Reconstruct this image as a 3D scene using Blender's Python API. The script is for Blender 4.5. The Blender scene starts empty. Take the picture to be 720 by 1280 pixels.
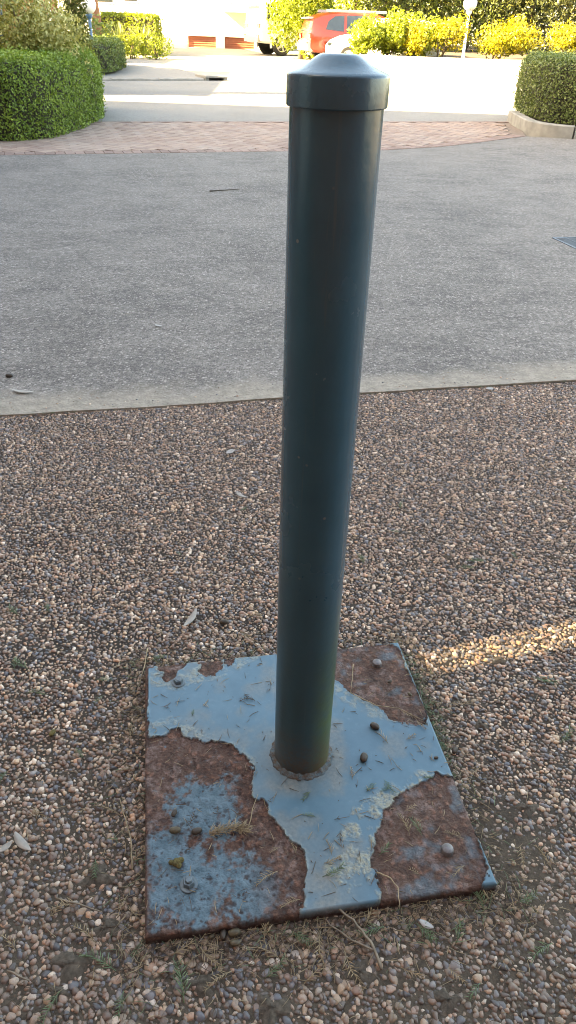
import bpy, bmesh, math, random
import numpy as np
from mathutils import Vector, Matrix

random.seed(7); rng = np.random.default_rng(7)
SC = bpy.context.scene
COL = SC.collection
R = math.radians

# ------------------------------------------------------------------ camera
F_PX, PITCH, ROLL, CAM_H = 905.2, R(33.5), R(1.99), 1.303        # focal length in pixels of a 720 wide frame
fw = Vector((0, math.cos(PITCH), -math.sin(PITCH))); up0 = Vector((0, math.sin(PITCH), math.cos(PITCH))); x0 = Vector((1, 0, 0))
cx_ = x0*math.cos(ROLL)+up0*math.sin(ROLL); cu_ = -x0*math.sin(ROLL)+up0*math.cos(ROLL)
cam = bpy.data.cameras.new('camera'); cam_o = bpy.data.objects.new('camera', cam); COL.objects.link(cam_o)
m3 = Matrix((cx_, cu_, -fw)).transposed()
cam_o.matrix_world = Matrix.Translation((0, 0, CAM_H)) @ m3.to_4x4()
cam.sensor_fit = 'VERTICAL'; cam.sensor_height = 24.0; cam.lens = 24.0*F_PX/1280
cam.clip_start = 0.05; cam.clip_end = 1500
SC.camera = cam_o

# ------------------------------------------------------------------ light
SUN_EL = R(33); LX, LY = 0.95, 0.312                              # light travels towards +x and a little +y
SKY_STR, SUN_STR, EXPO = 0.10, 5.0, 3.95
w = bpy.data.worlds.new('World'); SC.world = w; w.use_nodes = True
nt = w.node_tree; bg = nt.nodes['Background']
sky = nt.nodes.new('ShaderNodeTexSky'); sky.sky_type = 'NISHITA'; sky.sun_disc = False
sky.sun_elevation = SUN_EL; sky.sun_rotation = math.atan2(-LX, -LY) % (2*math.pi)
sky.air_density = 1.0; sky.dust_density = 2.5; sky.ozone_density = 1.0
nt.links.new(sky.outputs[0], bg.inputs[0]); bg.inputs[1].default_value = SKY_STR
sun = bpy.data.lights.new('sun', 'SUN'); sun.energy = SUN_STR; sun.angle = R(0.53); sun.color = (1.0, 0.86, 0.61)
sun_o = bpy.data.objects.new('sun', sun); COL.objects.link(sun_o)
sun_o.rotation_euler = Vector((LX*math.cos(SUN_EL), LY*math.cos(SUN_EL), -math.sin(SUN_EL))).to_track_quat('-Z', 'Y').to_euler()
sun_o.location = (-20, -8, 20)
SC.view_settings.view_transform = 'Standard'; SC.view_settings.look = 'None'
SC.view_settings.exposure = EXPO; SC.view_settings.gamma = 1
SC.view_settings.use_white_balance = True; SC.view_settings.white_balance_temperature = 9600; SC.view_settings.white_balance_tint = 6
SC.cycles.filter_width = 1.0; SC.cycles.max_bounces = 6; SC.cycles.diffuse_bounces = 4; SC.cycles.glossy_bounces = 3; SC.cycles.transmission_bounces = 4
SC.cycles.transparent_max_bounces = 4; SC.cycles.caustics_reflective = False; SC.cycles.caustics_refractive = False

# ------------------------------------------------------------------ where a point of the photograph stands
SL, Y0, Y1 = 0.018, 11.0, 46.0
def g(y):                                                          # the ground: level, then a gentle rise
    return max(0.0, (min(y, Y1)-Y0)*SL)
def ray(px, py):
    return fw + cx_*((px-360)/F_PX) + cu_*((640-py)/F_PX)
def at(px, py, z=0.0):
    d = ray(px, py); t = (z-CAM_H)/d.z
    return Vector((d.x*t, d.y*t, z))
def at_y(px, py, y):
    d = ray(px, py); t = y/d.y
    return Vector((d.x*t, y, CAM_H+d.z*t))

# ------------------------------------------------------------------ helpers
def tag(o, label=None, cat=None, group=None, kind=None):
    if label: o['label'] = label
    if cat: o['category'] = cat
    if group: o['group'] = group
    if kind: o['kind'] = kind
    return o
def empty(name, loc=(0, 0, 0), rz=0.0):
    o = bpy.data.objects.new(name, None); COL.objects.link(o)
    o.location = loc; o.rotation_euler = (0, 0, rz); o.empty_display_size = 0.1
    return o
def link(name, me, parent=None, loc=None, rz=None):
    o = bpy.data.objects.new(name, me); COL.objects.link(o)
    if parent: o.parent = parent
    if loc is not None: o.location = loc
    if rz is not None: o.rotation_euler = (0, 0, rz)
    return o
def mesh(name, verts, faces, mat=None, smooth=False, angle=None):
    me = bpy.data.meshes.new(name)
    me.from_pydata([tuple(v) for v in verts], [], [tuple(f) for f in faces])
    if mat: me.materials.append(mat)
    if smooth or angle: me.shade_smooth()
    if angle: me.set_sharp_from_angle(angle=angle)
    me.update()
    return me
def mesh_np(name, V, Q, mat=None, smooth=False, attrs=None):       # Q: n x k faces of equal size; attrs: name -> per-vertex float / colour
    me = bpy.data.meshes.new(name); n, k = Q.shape
    me.vertices.add(len(V)); me.vertices.foreach_set('co', np.ascontiguousarray(V, np.float32).ravel())
    me.loops.add(n*k); me.loops.foreach_set('vertex_index', np.ascontiguousarray(Q, np.int32).ravel())
    me.polygons.add(n); me.polygons.foreach_set('loop_start', np.arange(0, n*k, k, dtype=np.int32))
    me.polygons.foreach_set('loop_total', np.full(n, k, np.int32))
    me.polygons.foreach_set('use_smooth', np.full(n, smooth, bool))
    for a, v in (attrs or {}).items():
        v = np.asarray(v, np.float32)
        if v.ndim == 1:
            at_ = me.attributes.new(a, 'FLOAT', 'POINT'); at_.data.foreach_set('value', v)
        else:
            at_ = me.attributes.new(a, 'FLOAT_COLOR', 'POINT'); at_.data.foreach_set('color', np.c_[v, np.ones(len(v), np.float32)].ravel())
    if mat: me.materials.append(mat)
    me.update(calc_edges=True); me.validate()
    return me
class MB:                                                          # collects shapes into one mesh
    def __init__(s): s.v = []; s.f = []
    def add(s, verts, faces, M=None):
        b = len(s.v)
        s.v += [tuple(M @ Vector(v)) if M else tuple(v) for v in verts]
        s.f += [tuple(i+b for i in f) for f in faces]; return s
    def box(s, a, b, M=None, ch=0.0):
        (x0, y0, z0), (x1, y1, z1) = a, b
        if ch <= 0:
            v = [(x0,y0,z0),(x1,y0,z0),(x1,y1,z0),(x0,y1,z0),(x0,y0,z1),(x1,y0,z1),(x1,y1,z1),(x0,y1,z1)]
            f = [(3,2,1,0),(4,5,6,7),(0,1,5,4),(1,2,6,5),(2,3,7,6),(3,0,4,7)]
        else:
            c = ch
            v = [(x0,y0,z0),(x1,y0,z0),(x1,y1,z0),(x0,y1,z0),(x0,y0,z1-c),(x1,y0,z1-c),(x1,y1,z1-c),(x0,y1,z1-c),
                 (x0+c,y0+c,z1),(x1-c,y0+c,z1),(x1-c,y1-c,z1),(x0+c,y1-c,z1)]
            f = [(3,2,1,0),(0,1,5,4),(1,2,6,5),(2,3,7,6),(3,0,4,7),(4,5,9,8),(5,6,10,9),(6,7,11,10),(7,4,8,11),(8,9,10,11)]
        return s.add(v, f, M)
    def lathe(s, prof, seg=32, M=None):                            # prof: (r, z) pairs from bottom to top
        v = []; f = []; n = len(prof)
        for r, z in prof:
            for k in range(seg):
                a = 2*math.pi*k/seg; v.append((r*math.cos(a), r*math.sin(a), z))
        for i in range(n-1):
            for k in range(seg):
                k2 = (k+1) % seg
                f.append((i*seg+k, i*seg+k2, (i+1)*seg+k2, (i+1)*seg+k))
        f.append(tuple(range(seg))[::-1]); f.append(tuple((n-1)*seg+k for k in range(seg)))
        return s.add(v, f, M)
    def tube(s, pts, rad, seg=6):
        pts = [Vector(p) for p in pts]; n = len(pts); v = []; f = []
        rads = rad if isinstance(rad, (list, tuple)) else [rad]*n
        for i, p in enumerate(pts):
            d = (pts[min(i+1, n-1)]-pts[max(i-1, 0)]).normalized()
            a = d.cross(Vector((0, 0, 1)) if abs(d.z) < .9 else Vector((1, 0, 0))).normalized(); b = d.cross(a)
            for k in range(seg):
                t = 2*math.pi*k/seg; v.append(p+(a*math.cos(t)+b*math.sin(t))*rads[i])
        for i in range(n-1):
            for k in range(seg):
                k2 = (k+1) % seg; f.append((i*seg+k, i*seg+k2, (i+1)*seg+k2, (i+1)*seg+k))
        f.append(tuple(range(seg))[::-1]); f.append(tuple((n-1)*seg+k for k in range(seg)))
        return s.add(v, f)
    def prism(s, poly, z0, z1, M=None):                            # poly: xy counter-clockwise
        n = len(poly)
        v = [(x, y, z0) for x, y in poly]+[(x, y, z1) for x, y in poly]
        f = [tuple(range(n))[::-1], tuple(range(n, 2*n))]+[(i, (i+1) % n, n+(i+1) % n, n+i) for i in range(n)]
        return s.add(v, f, M)
    def mesh(s, name, mat, smooth=False, angle=None): return mesh(name, s.v, s.f, mat, smooth, angle)
    def build(s, name, mat, parent=None, smooth=False, angle=None, loc=None, rz=None):
        return link(name, s.mesh(name, mat, smooth, angle), parent, loc, rz)

def vnoise(x, y, seed, freq):                                      # smooth value noise in -1..1
    r = np.random.default_rng(seed); T = r.uniform(-1, 1, (64, 64))
    x = np.asarray(x)*freq; y = np.asarray(y)*freq
    xi = np.floor(x).astype(int); yi = np.floor(y).astype(int); fx = x-xi; fy = y-yi
    fx = fx*fx*(3-2*fx); fy = fy*fy*(3-2*fy)
    q = lambda a, b: T[(xi+a) % 64, (yi+b) % 64]
    return (q(0,0)*(1-fx)+q(1,0)*fx)*(1-fy)+(q(0,1)*(1-fx)+q(1,1)*fx)*fy
def fbm(x, y, seed, freq, octs=4):
    s = 0; a = 1; t = 0
    for i in range(octs):
        s = s+a*vnoise(x, y, seed+i, freq*2**i); t += a; a *= .55
    return s/t

# ------------------------------------------------------------------ materials
class NT:
    def __init__(s, name):
        s.m = bpy.data.materials.new(name); s.m.use_nodes = True; s.t = s.m.node_tree
        s.b = s.t.nodes['Principled BSDF']; s.out = s.t.nodes['Material Output']
    def n(s, typ, **kw):
        nd = s.t.nodes.new(typ)
        for k, v in kw.items(): setattr(nd, k, v)
        return nd
    def put(s, sock, v):
        if hasattr(v, 'is_output'): s.t.links.new(v, sock)
        elif isinstance(v, (tuple, list)): sock.default_value = (*v, 1) if len(v) == 3 and sock.type == 'RGBA' else v
        else: sock.default_value = v
    def pos(s, scale=None):
        o = s.n('ShaderNodeNewGeometry').outputs['Position']
        if scale is None: return o
        m = s.n('ShaderNodeVectorMath', operation='MULTIPLY'); s.put(m.inputs[0], o); m.inputs[1].default_value = scale
        return m.outputs[0]
    def objco(s): return s.n('ShaderNodeTexCoord').outputs['Object']
    def noise(s, vec, scale, detail=4, rough=.55, dist=0):
        nd = s.n('ShaderNodeTexNoise'); s.put(nd.inputs['Vector'], vec); nd.inputs['Scale'].default_value = scale
        nd.inputs['Detail'].default_value = detail; nd.inputs['Roughness'].default_value = rough; nd.inputs['Distortion'].default_value = dist
        return nd.outputs['Fac']
    def voro(s, vec, scale, out='Distance', feat='F1', rnd=1):
        nd = s.n('ShaderNodeTexVoronoi', feature=feat); s.put(nd.inputs['Vector'], vec); nd.inputs['Scale'].default_value = scale
        nd.inputs['Randomness'].default_value = rnd
        return nd.outputs[out]
    def ramp(s, fac, stops, interp='LINEAR'):
        nd = s.n('ShaderNodeValToRGB'); cr = nd.color_ramp; cr.interpolation = interp
        while len(cr.elements) < len(stops): cr.elements.new(.5)
        for e, (p, c) in zip(cr.elements, stops):
            e.position = p; e.color = (c, c, c, 1) if isinstance(c, (int, float)) else (*c, 1)
        s.put(nd.inputs[0], fac); return nd.outputs[0]
    def mix(s, fac, a, b, mode='MIX'):
        nd = s.n('ShaderNodeMix', data_type='RGBA', blend_type=mode)
        s.put(nd.inputs[0], fac); s.put(nd.inputs[6], a); s.put(nd.inputs[7], b); return nd.outputs[2]
    def math(s, op, a, b=0.0, c=None, clamp=False):
        nd = s.n('ShaderNodeMath', operation=op, use_clamp=clamp); s.put(nd.inputs[0], a); s.put(nd.inputs[1], b)
        if c is not None: s.put(nd.inputs[2], c)
        return nd.outputs[0]
    def attr(s, name, out='Fac'): return s.n('ShaderNodeAttribute', attribute_name=name).outputs[out]
    def rnd(s): return s.n('ShaderNodeObjectInfo').outputs['Random']
    def bump(s, h, strength=.3, dist=.01):
        nd = s.n('ShaderNodeBump'); s.put(nd.inputs['Height'], h); nd.inputs['Strength'].default_value = strength; nd.inputs['Distance'].default_value = dist
        s.put(s.b.inputs['Normal'], nd.outputs[0]); return s
    def set(s, **kw):
        names = dict(col='Base Color', rough='Roughness', metal='Metallic', coat='Coat Weight', coatr='Coat Roughness', spec='Specular IOR Level', trans='Transmission Weight', ior='IOR')
        for k, v in kw.items(): s.put(s.b.inputs[names[k]], v)
        return s

def plain(name, col, rough=.6, metal=0, var=.12, scale=8, bump=.0, spec=.5, coat=0):
    M = NT(name); p = M.objco(); n = M.noise(p, scale, 5)
    lo = tuple(c*(1-var) for c in col); hi = tuple(c*(1+var) for c in col)
    M.set(col=M.ramp(n, [(.3, lo), (.7, hi)]), rough=rough, metal=metal, spec=spec, coat=coat)
    if bump: M.bump(M.noise(p, scale*8, 4), bump, .004)
    return M.m

def foliage(name, dark, mid, light, rough=.45, transl=.25, spec=.4):
    M = NT(name)
    t = M.attr('tint')
    c = M.ramp(t, [(0, dark), (.5, mid), (1, light)])
    M.set(col=c, rough=rough, spec=spec)
    tr = M.n('ShaderNodeBsdfTranslucent'); M.put(tr.inputs[0], M.mix(1.0, c, (1.0, 1.0, .55), 'MULTIPLY'))
    mx = M.n('ShaderNodeMixShader'); mx.inputs[0].default_value = transl
    M.t.links.new(M.b.outputs[0], mx.inputs[1]); M.t.links.new(tr.outputs[0], mx.inputs[2]); M.t.links.new(mx.outputs[0], M.out.inputs[0])
    return M.m

# concrete drive: exposed sand and small stone in grey cement, a smoother pale strip along its near edge
EDGE_N = Vector((-0.222, 0.975, 0)); EDGE_C = EDGE_N.dot(Vector((-0.05, 2.845, 0)))
def concrete_mat():
    M = NT('concrete'); p = M.pos()
    big = M.noise(p, .55, 6, .6); med = M.noise(M.pos((1, 2.2, 1)), 3.2, 6, .62, .4); fine = M.noise(p, 60, 4, .6)
    base = M.ramp(big, [(.34, (.062, .060, .057)), (.66, (.150, .144, .133))])
    base = M.mix(M.ramp(med, [(.44, 0), (.66, .75)]), base, (.225, .219, .207))
    base = M.mix(M.ramp(med, [(.28, .5), (.42, 0)]), base, (.055, .054, .054))
    base = M.mix(M.ramp(M.noise(p, 1.5, 8, .72, .1), [(.44, 0), (.62, .62)]), base, (.225, .217, .202))
    base = M.mix(M.ramp(M.noise(p, 1.1, 8, .72, .1), [(.35, .62), (.49, 0)]), base, (.046, .045, .044))
    base = M.mix(M.ramp(M.noise(p, 34, 6, .75), [(.40, .75), (.52, 0)]), base, (.05, .049, .048))
    base = M.mix(M.ramp(M.noise(M.pos((1.3, 1, 1)), 23, 6, .75), [(.50, 0), (.63, .75)]), base, (.25, .243, .23))
    stone = M.voro(p, 80, 'Color'); d = M.voro(p, 80)
    sep = M.n('ShaderNodeSeparateColor'); M.put(sep.inputs[0], stone)
    stc = M.ramp(sep.outputs[0], [(0, (.02, .02, .023)), (.4, (.06, .059, .057)), (.66, (.13, .126, .12)), (.87, (.30, .29, .27)), (1, (.58, .56, .53))])
    vis = M.math('MULTIPLY', M.math('LESS_THAN', d, .5), .52)
    col = M.mix(vis, base, stc)
    stone2 = M.voro(p, 260, 'Color'); sep2 = M.n('ShaderNodeSeparateColor'); M.put(sep2.inputs[0], stone2)
    col = M.mix(.24, col, M.ramp(sep2.outputs[1], [(0, (.03, .03, .033)), (.6, (.13, .13, .124)), (1, (.4, .39, .37))]))
    dot = M.n('ShaderNodeVectorMath', operation='DOT_PRODUCT'); M.put(dot.inputs[0], p); dot.inputs[1].default_value = EDGE_N
    de = M.math('SUBTRACT', dot.outputs['Value'], EDGE_C)
    de = M.math('ADD', de, M.math('MULTIPLY', M.math('SUBTRACT', M.noise(M.pos((1, 1, 1)), 3.5, 5), .5), .42))
    strip = M.ramp(de, [(.0, .9), (.10, .75), (.24, 0)])
    pale = M.ramp(M.noise(p, 22, 5, .65), [(.3, (.175, .165, .14)), (.55, (.27, .255, .215)), (.75, (.33, .315, .275))])
    pale = M.mix(M.math('MULTIPLY', M.math('LESS_THAN', M.voro(p, 70), .22), .45), pale, (.13, .128, .12))
    col = M.mix(strip, col, pale)
    grime = M.ramp(M.math('ADD', dot.outputs['Value'], M.math('MULTIPLY', M.noise(p, 30, 3), .03)), [(EDGE_C/8+.0026, 1), (EDGE_C/8+.0068, 0)])
    col = M.mix(1.0, col, (1.05, .985, .96), "MULTIPLY")
    M.set(col=col, rough=.85, spec=.3)
    h = M.math('ADD', M.math('MULTIPLY', d, -.6), M.math('MULTIPLY', fine, .8))
    M.bump(h, .55, .006); return M.m
def asphalt_mat(name, a, b):
    M = NT(name); p = M.pos()
    n = M.noise(p, .8, 6, .6); s = M.voro(p, 90, 'Color'); sep = M.n('ShaderNodeSeparateColor'); M.put(sep.inputs[0], s)
    c = M.ramp(n, [(.3, a), (.7, b)])
    c = M.mix(.35, c, M.ramp(sep.outputs[0], [(0, (.06, .06, .06)), (1, (.42, .41, .39))]))
    M.set(col=c, rough=.88, spec=.3); M.bump(M.noise(p, 70, 3), .4, .006); return M.m
def dirt_mat():
    M = NT('pebble_bed'); p = M.pos()
    n = M.noise(p, 6, 6, .65)
    c = M.ramp(n, [(.3, (.028, .023, .020)), (.55, (.045, .037, .031)), (.75, (.085, .069, .055))])
    # stones too far off to tell apart
    v = M.voro(p, 78, 'Color'); d = M.voro(p, 78); sep = M.n('ShaderNodeSeparateColor'); M.put(sep.inputs[0], v)
    st = M.ramp(sep.outputs[0], [(0, (.05, .052, .06)), (.25, (.12, .085, .068)), (.5, (.2, .14, .105)), (.75, (.28, .22, .165)), (1, (.42, .37, .31))])
    x = M.n('ShaderNodeSeparateXYZ'); M.put(x.inputs[0], p)
    far = M.math('GREATER_THAN', M.math('ABSOLUTE', x.outputs[0]), 4.25)
    far = M.math('MAXIMUM', far, M.math('LESS_THAN', x.outputs[1], -1.0))
    c = M.mix(M.math('MULTIPLY', far, M.math('LESS_THAN', d, .6)), c, st)
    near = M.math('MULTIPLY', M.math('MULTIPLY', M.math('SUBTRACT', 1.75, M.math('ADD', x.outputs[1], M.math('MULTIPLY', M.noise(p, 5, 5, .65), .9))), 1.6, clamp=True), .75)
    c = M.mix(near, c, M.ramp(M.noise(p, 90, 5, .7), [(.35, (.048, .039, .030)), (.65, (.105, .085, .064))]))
    M.set(col=c, rough=.95, spec=.2)
    M.bump(M.math('ADD', M.noise(p, 180, 4, .7), M.math('MULTIPLY', M.math('MULTIPLY', d, far), -1.5)), .7, .004); return M.m
def pebble_mat(inst=False):
    M = NT('pebble'); a_ = M.n('ShaderNodeAttribute', attribute_name='pcol', attribute_type='INSTANCER' if inst else 'GEOMETRY'); c = a_.outputs['Color']; p = M.pos()
    n = M.noise(p, 380, 3, .6)
    c2 = M.mix(M.ramp(n, [(.35, .25), (.6, 0)]), c, (.05, .042, .037))
    dirt = M.noise(p, 7, 5, .65)
    c2 = M.mix(M.ramp(dirt, [(.56, 0), (.8, .45)]), c2, (.085, .070, .056))
    M.set(col=c2, rough=M.ramp(n, [(.3, .34), (.7, .58)]), spec=.5); M.bump(n, .25, .001); return M.m
def brick_mat():
    M = NT('paving_brick'); p = M.pos()
    t = M.math('FRACT', M.math('ADD', M.attr('tint'), M.rnd()))
    c = M.ramp(t, [(0, (.215, .150, .126)), (.4, (.265, .188, .155)), (.75, (.305, .222, .18)), (1, (.255, .195, .168))])
    c = M.mix(M.ramp(M.noise(p, 1.3, 5, .6), [(.4, 0), (.7, .45)]), c, (.34, .29, .25))
    c = M.mix(M.ramp(M.noise(p, 45, 4), [(.45, 0), (.75, .35)]), c, (.17, .12, .10))
    M.set(col=c, rough=.85, spec=.3); M.bump(M.noise(p, 150, 3), .4, .004); return M.m
def header_mat():
    M = NT('header_brick'); p = M.pos()
    t = M.rnd()
    c = M.ramp(t, [(0, (.17, .115, .10)), (.5, (.21, .145, .125)), (1, (.25, .175, .15))])
    c = M.mix(M.ramp(M.noise(p, 30, 4), [(.45, 0), (.75, .4)]), c, (.26, .21, .18))
    M.set(col=c, rough=.85, spec=.3); M.bump(M.noise(p, 150, 3), .4, .004); return M.m
def post_mat():
    M = NT('post_paint'); p = M.objco(); x = M.n('ShaderNodeSeparateXYZ'); M.put(x.inputs[0], p)
    n1 = M.noise(p, 6, 6, .6)
    st = M.n('ShaderNodeVectorMath', operation='MULTIPLY'); M.put(st.inputs[0], p); st.inputs[1].default_value = (40, 40, 2.5)
    streak = M.noise(st.outputs[0], 1.0, 4, .6)
    c = M.ramp(n1, [(.3, (.018, .066, .102)), (.7, (.026, .084, .128))])
    c = M.mix(M.ramp(streak, [(.5, 0), (.8, .3)]), c, (.024, .056, .078))
    # green algae on the shaded right flank and rust coming up from the weld
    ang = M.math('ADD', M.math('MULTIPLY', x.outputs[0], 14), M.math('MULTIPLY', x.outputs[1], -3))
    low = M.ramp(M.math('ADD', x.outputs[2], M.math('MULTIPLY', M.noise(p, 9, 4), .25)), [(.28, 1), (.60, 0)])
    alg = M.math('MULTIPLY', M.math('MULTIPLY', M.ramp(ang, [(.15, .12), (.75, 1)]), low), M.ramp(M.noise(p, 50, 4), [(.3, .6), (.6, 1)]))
    mud = M.math('MULTIPLY', M.ramp(M.math('ADD', x.outputs[2], M.math('MULTIPLY', M.noise(p, 34, 5, .7), .16)), [(.10, 1), (.24, 0)]), M.ramp(M.noise(p, 120, 4, .7), [(.35, .25), (.6, 1)]))
    low2 = M.ramp(x.outputs[2], [(.05, .5), (.6, 0)])
    c = M.mix(M.math('MULTIPLY', low2, M.ramp(M.noise(p, 15, 5), [(.35, .5), (.65, 1)])), c, (.026, .036, .032))
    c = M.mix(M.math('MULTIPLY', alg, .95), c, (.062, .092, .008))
    c = M.mix(mud, c, (.075, .042, .017))
    scuff = M.ramp(M.noise(p, 22, 8, .75), [(.70, 0), (.74, .4)])
    c = M.mix(scuff, c, (.07, .085, .09))
    chip = M.math('MULTIPLY', M.ramp(M.voro(p, 34), [(.06, 1), (.10, 0)]), M.ramp(M.noise(p, 7, 3), [(.5, 0), (.58, .8)]))
    c = M.mix(chip, c, (.12, .14, .14))
    drip = M.n('ShaderNodeVectorMath', operation='MULTIPLY'); M.put(drip.inputs[0], p); drip.inputs[1].default_value = (75, 75, 3.2)
    c = M.mix(M.ramp(M.noise(drip.outputs[0], 1.0, 5, .7, .3), [(.60, 0), (.70, .38)]), c, (.055, .085, .095))
    r = M.math('ADD', M.ramp(M.noise(p, 12, 5), [(.3, .2), (.7, .3)]), M.math('MULTIPLY', low2, .35))
    M.set(col=c, rough=r, spec=.5)
    M.bump(M.math('ADD', M.noise(p, 90, 3), M.math('MULTIPLY', M.noise(p, 9, 2), 1.0)), .09, .004); return M.m
def plate_mat():
    M = NT('plate_steel'); p = M.pos()
    rust = M.attr('rust'); remn = M.attr('remnant'); flake = M.attr('flake'); dirt = M.attr('dirt'); pit = M.attr('pit')
    n = M.noise(p, 22, 6, .62); f = M.noise(p, 150, 5, .65)
    paint = M.ramp(n, [(.3, (.050, .116, .162)), (.7, (.067, .143, .195))])
    paint = M.mix(M.ramp(M.noise(p, 70, 6, .7), [(.56, 0), (.75, .45)]), paint, (.12, .19, .24))
    paint = M.mix(dirt, paint, M.ramp(f, [(.3, (.10, .10, .085)), (.7, (.21, .205, .18))]))
    fl = M.ramp(f, [(.32, (.04, .09, .13)), (.46, (.15, .18, .17)), (.6, (.24, .235, .18)), (.72, (.11, .11, .07))])
    paint = M.mix(flake, paint, fl)
    rc = M.ramp(M.math('ADD', M.math('MULTIPLY', n, .55), M.math('MULTIPLY', f, .45)), [(.34, (.030, .016, .013)), (.45, (.100, .048, .034)), (.54, (.180, .088, .062)), (.64, (.24, .16, .135))])
    rc = M.mix(M.ramp(M.noise(p, 11, 4), [(.52, 0), (.7, .5)]), rc, (.095, .036, .018))
    wv = M.n('ShaderNodeVectorMath', operation='ADD'); nz = M.n('ShaderNodeTexNoise'); M.put(nz.inputs['Vector'], p); nz.inputs['Scale'].default_value = 60; sc_ = M.n('ShaderNodeVectorMath', operation='SCALE'); M.put(sc_.inputs[0], nz.outputs['Color']); sc_.inputs['Scale'].default_value = .022; M.put(wv.inputs[0], p); M.put(wv.inputs[1], sc_.outputs[0])
    vd = M.voro(wv.outputs[0], 62); scab = M.noise(p, 30, 6, .72)
    rc = M.mix(M.ramp(vd, [(.2, 0), (.45, .6)]), rc, (.026, .016, .014))
    rc = M.mix(M.ramp(scab, [(.52, 0), (.66, .65)]), rc, (.235, .175, .165))
    rm = M.ramp(M.noise(p, 60, 5, .6), [(.35, (.062, .115, .150)), (.65, (.112, .18, .225))])
    under = M.mix(remn, rc, rm)
    under = M.mix(pit, under, (.036, .018, .015))
    col = M.mix(rust, paint, under)
    M.set(col=col, rough=M.mix(rust, M.ramp(n, [(.3, .36), (.7, .5)]), (.8, .8, .8)), spec=.4)
    M.bump(M.math('ADD', M.math('MULTIPLY', f, M.math('ADD', M.math('MAXIMUM', rust, flake), .06)), M.math('MULTIPLY', M.math('MULTIPLY', rust, M.math('SUBTRACT', M.noise(p, 260, 4, .7), vd)), 2.4)), .75, .003); return M.m

def weld_mat():
    M = NT('weld'); p = M.pos(); n = M.noise(p, 75, 5, .7)
    c = M.ramp(M.noise(p, 30, 4), [(.35, (.040, .075, .095)), (.65, (.065, .105, .13))])
    c = M.mix(M.ramp(n, [(.42, 0), (.58, .9)]), c, (.070, .042, .024)); c = M.mix(M.ramp(M.noise(p, 140, 3), [(.55, 0), (.7, .8)]), c, (.02, .018, .015))
    M.set(col=c, rough=.7); M.bump(n, .8, .004); return M.m
MAT = dict(
    concrete=concrete_mat(), road=asphalt_mat('asphalt', (.135, .127, .116), (.185, .176, .162)), path=asphalt_mat('path_concrete', (.15, .14, .127), (.20, .188, .17)),
    drive=asphalt_mat('drive_concrete', (.225, .205, .165), (.30, .272, .22)), bed=dirt_mat(), pebble=pebble_mat(), pebble_i=pebble_mat(True), brick=brick_mat(), header=header_mat(),
    post=post_mat(), plate=plate_mat(),
    weld=plain('weld_paint', (.050, .078, .090), .55, scale=60, var=.35, bump=.3),
    sand=plain('joint_sand', (.16, .12, .095), .95, scale=30, var=.3), soil=plain('soil', (.055, .04, .03), .95, scale=9, var=.4, bump=.6),
    grass_ground=plain('ground_earth', (.16, .14, .10), .95, scale=1.5, var=.3),
    kerb=plain('kerb_concrete', (.21, .203, .185), .85, scale=6, var=.25, bump=.3), bedwall=plain('bed_wall_concrete', (.55, .52, .46), .85, scale=6, var=.12, bump=.3),
    zinc=plain('zinc_bolt', (.085, .115, .135), .5, metal=.3, scale=60, var=.3, bump=.1), rustbolt=plain('rusty_bolt', (.125, .12, .125), .5, metal=.3, scale=70, var=.45, bump=.2),
    grate=plain('galvanised_grate', (.10, .125, .15), .55, metal=.3, scale=20, var=.2), pit=plain('drain_pit', (.02, .02, .02), .9),
    blue=plain('lamp_blue_paint', (.07, .16, .28), .4, scale=10), white=plain('white_render', (.78, .75, .69), .8, scale=3, var=.04), whitepaint=plain('white_paint', (.78, .78, .76), .4, var=.03),
    globe=plain('opal_globe', (.85, .84, .80), .25, var=.02), terracotta=plain('terracotta_door', (.33, .105, .06), .6, scale=4, var=.12), brickwall=plain('red_brick_wall', (.30, .13, .08), .8, scale=12, var=.25),
    dark=plain('dark_opening', (.03, .03, .035), .8), glass=plain('window_glass', (.035, .045, .05), .06, spec=.8, var=.1), tyre=plain('tyre_rubber', (.022, .022, .022), .8),
    orange=plain('orange_car_paint', (.26, .031, .011), .3, var=.03, coat=.6), carwhite=plain('white_car_paint', (.78, .78, .77), .3, var=.02, coat=.6), cladding=plain('grey_cladding', (.30, .29, .28), .5, var=.05),
    rim=plain('alloy_rim', (.55, .55, .56), .35, metal=.5, var=.05), lightred=plain('tail_lamp_red', (.45, .02, .015), .2, coat=.5), chrome=plain('number_plate', (.70, .70, .66), .4, var=.02),
    bark=plain('bark', (.10, .07, .05), .9, scale=14, var=.4, bump=.7), barkred=plain('reddish_bark', (.22, .10, .055), .9, scale=12, var=.35, bump=.5), core=plain('hedge_twigs', (.028, .026, .014), .95, scale=30, var=.5, bump=.5),
    tile=plain('roof_tile', (.22, .10, .06), .8, scale=6, var=.2), pod=plain('seed_pod', (.032, .022, .015), .55, scale=90, var=.4, bump=.3), podgreen=plain('seed_pod_olive', (.065, .052, .03), .6, scale=90, var=.4, bump=.3),
    mossy=plain('mossy_crumb', (.11, .09, .03), .9, scale=90, var=.6, bump=.8), leafpale=plain('pale_dry_leaf', (.27, .245, .215), .6, scale=40, var=.25), leafwhite=plain('white_petal', (.30, .285, .27), .6, var=.3),
    needle=plain('green_needle', (.085, .13, .065), .6, scale=60, var=.35), needledry=plain('dry_needle', (.24, .185, .115), .8, scale=60, var=.35), needlebrown=plain('brown_needle', (.085, .06, .042), .85, scale=60, var=.4),
    twig=plain('twig_bark', (.15, .12, .09), .85, scale=60, var=.35),
)

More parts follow.
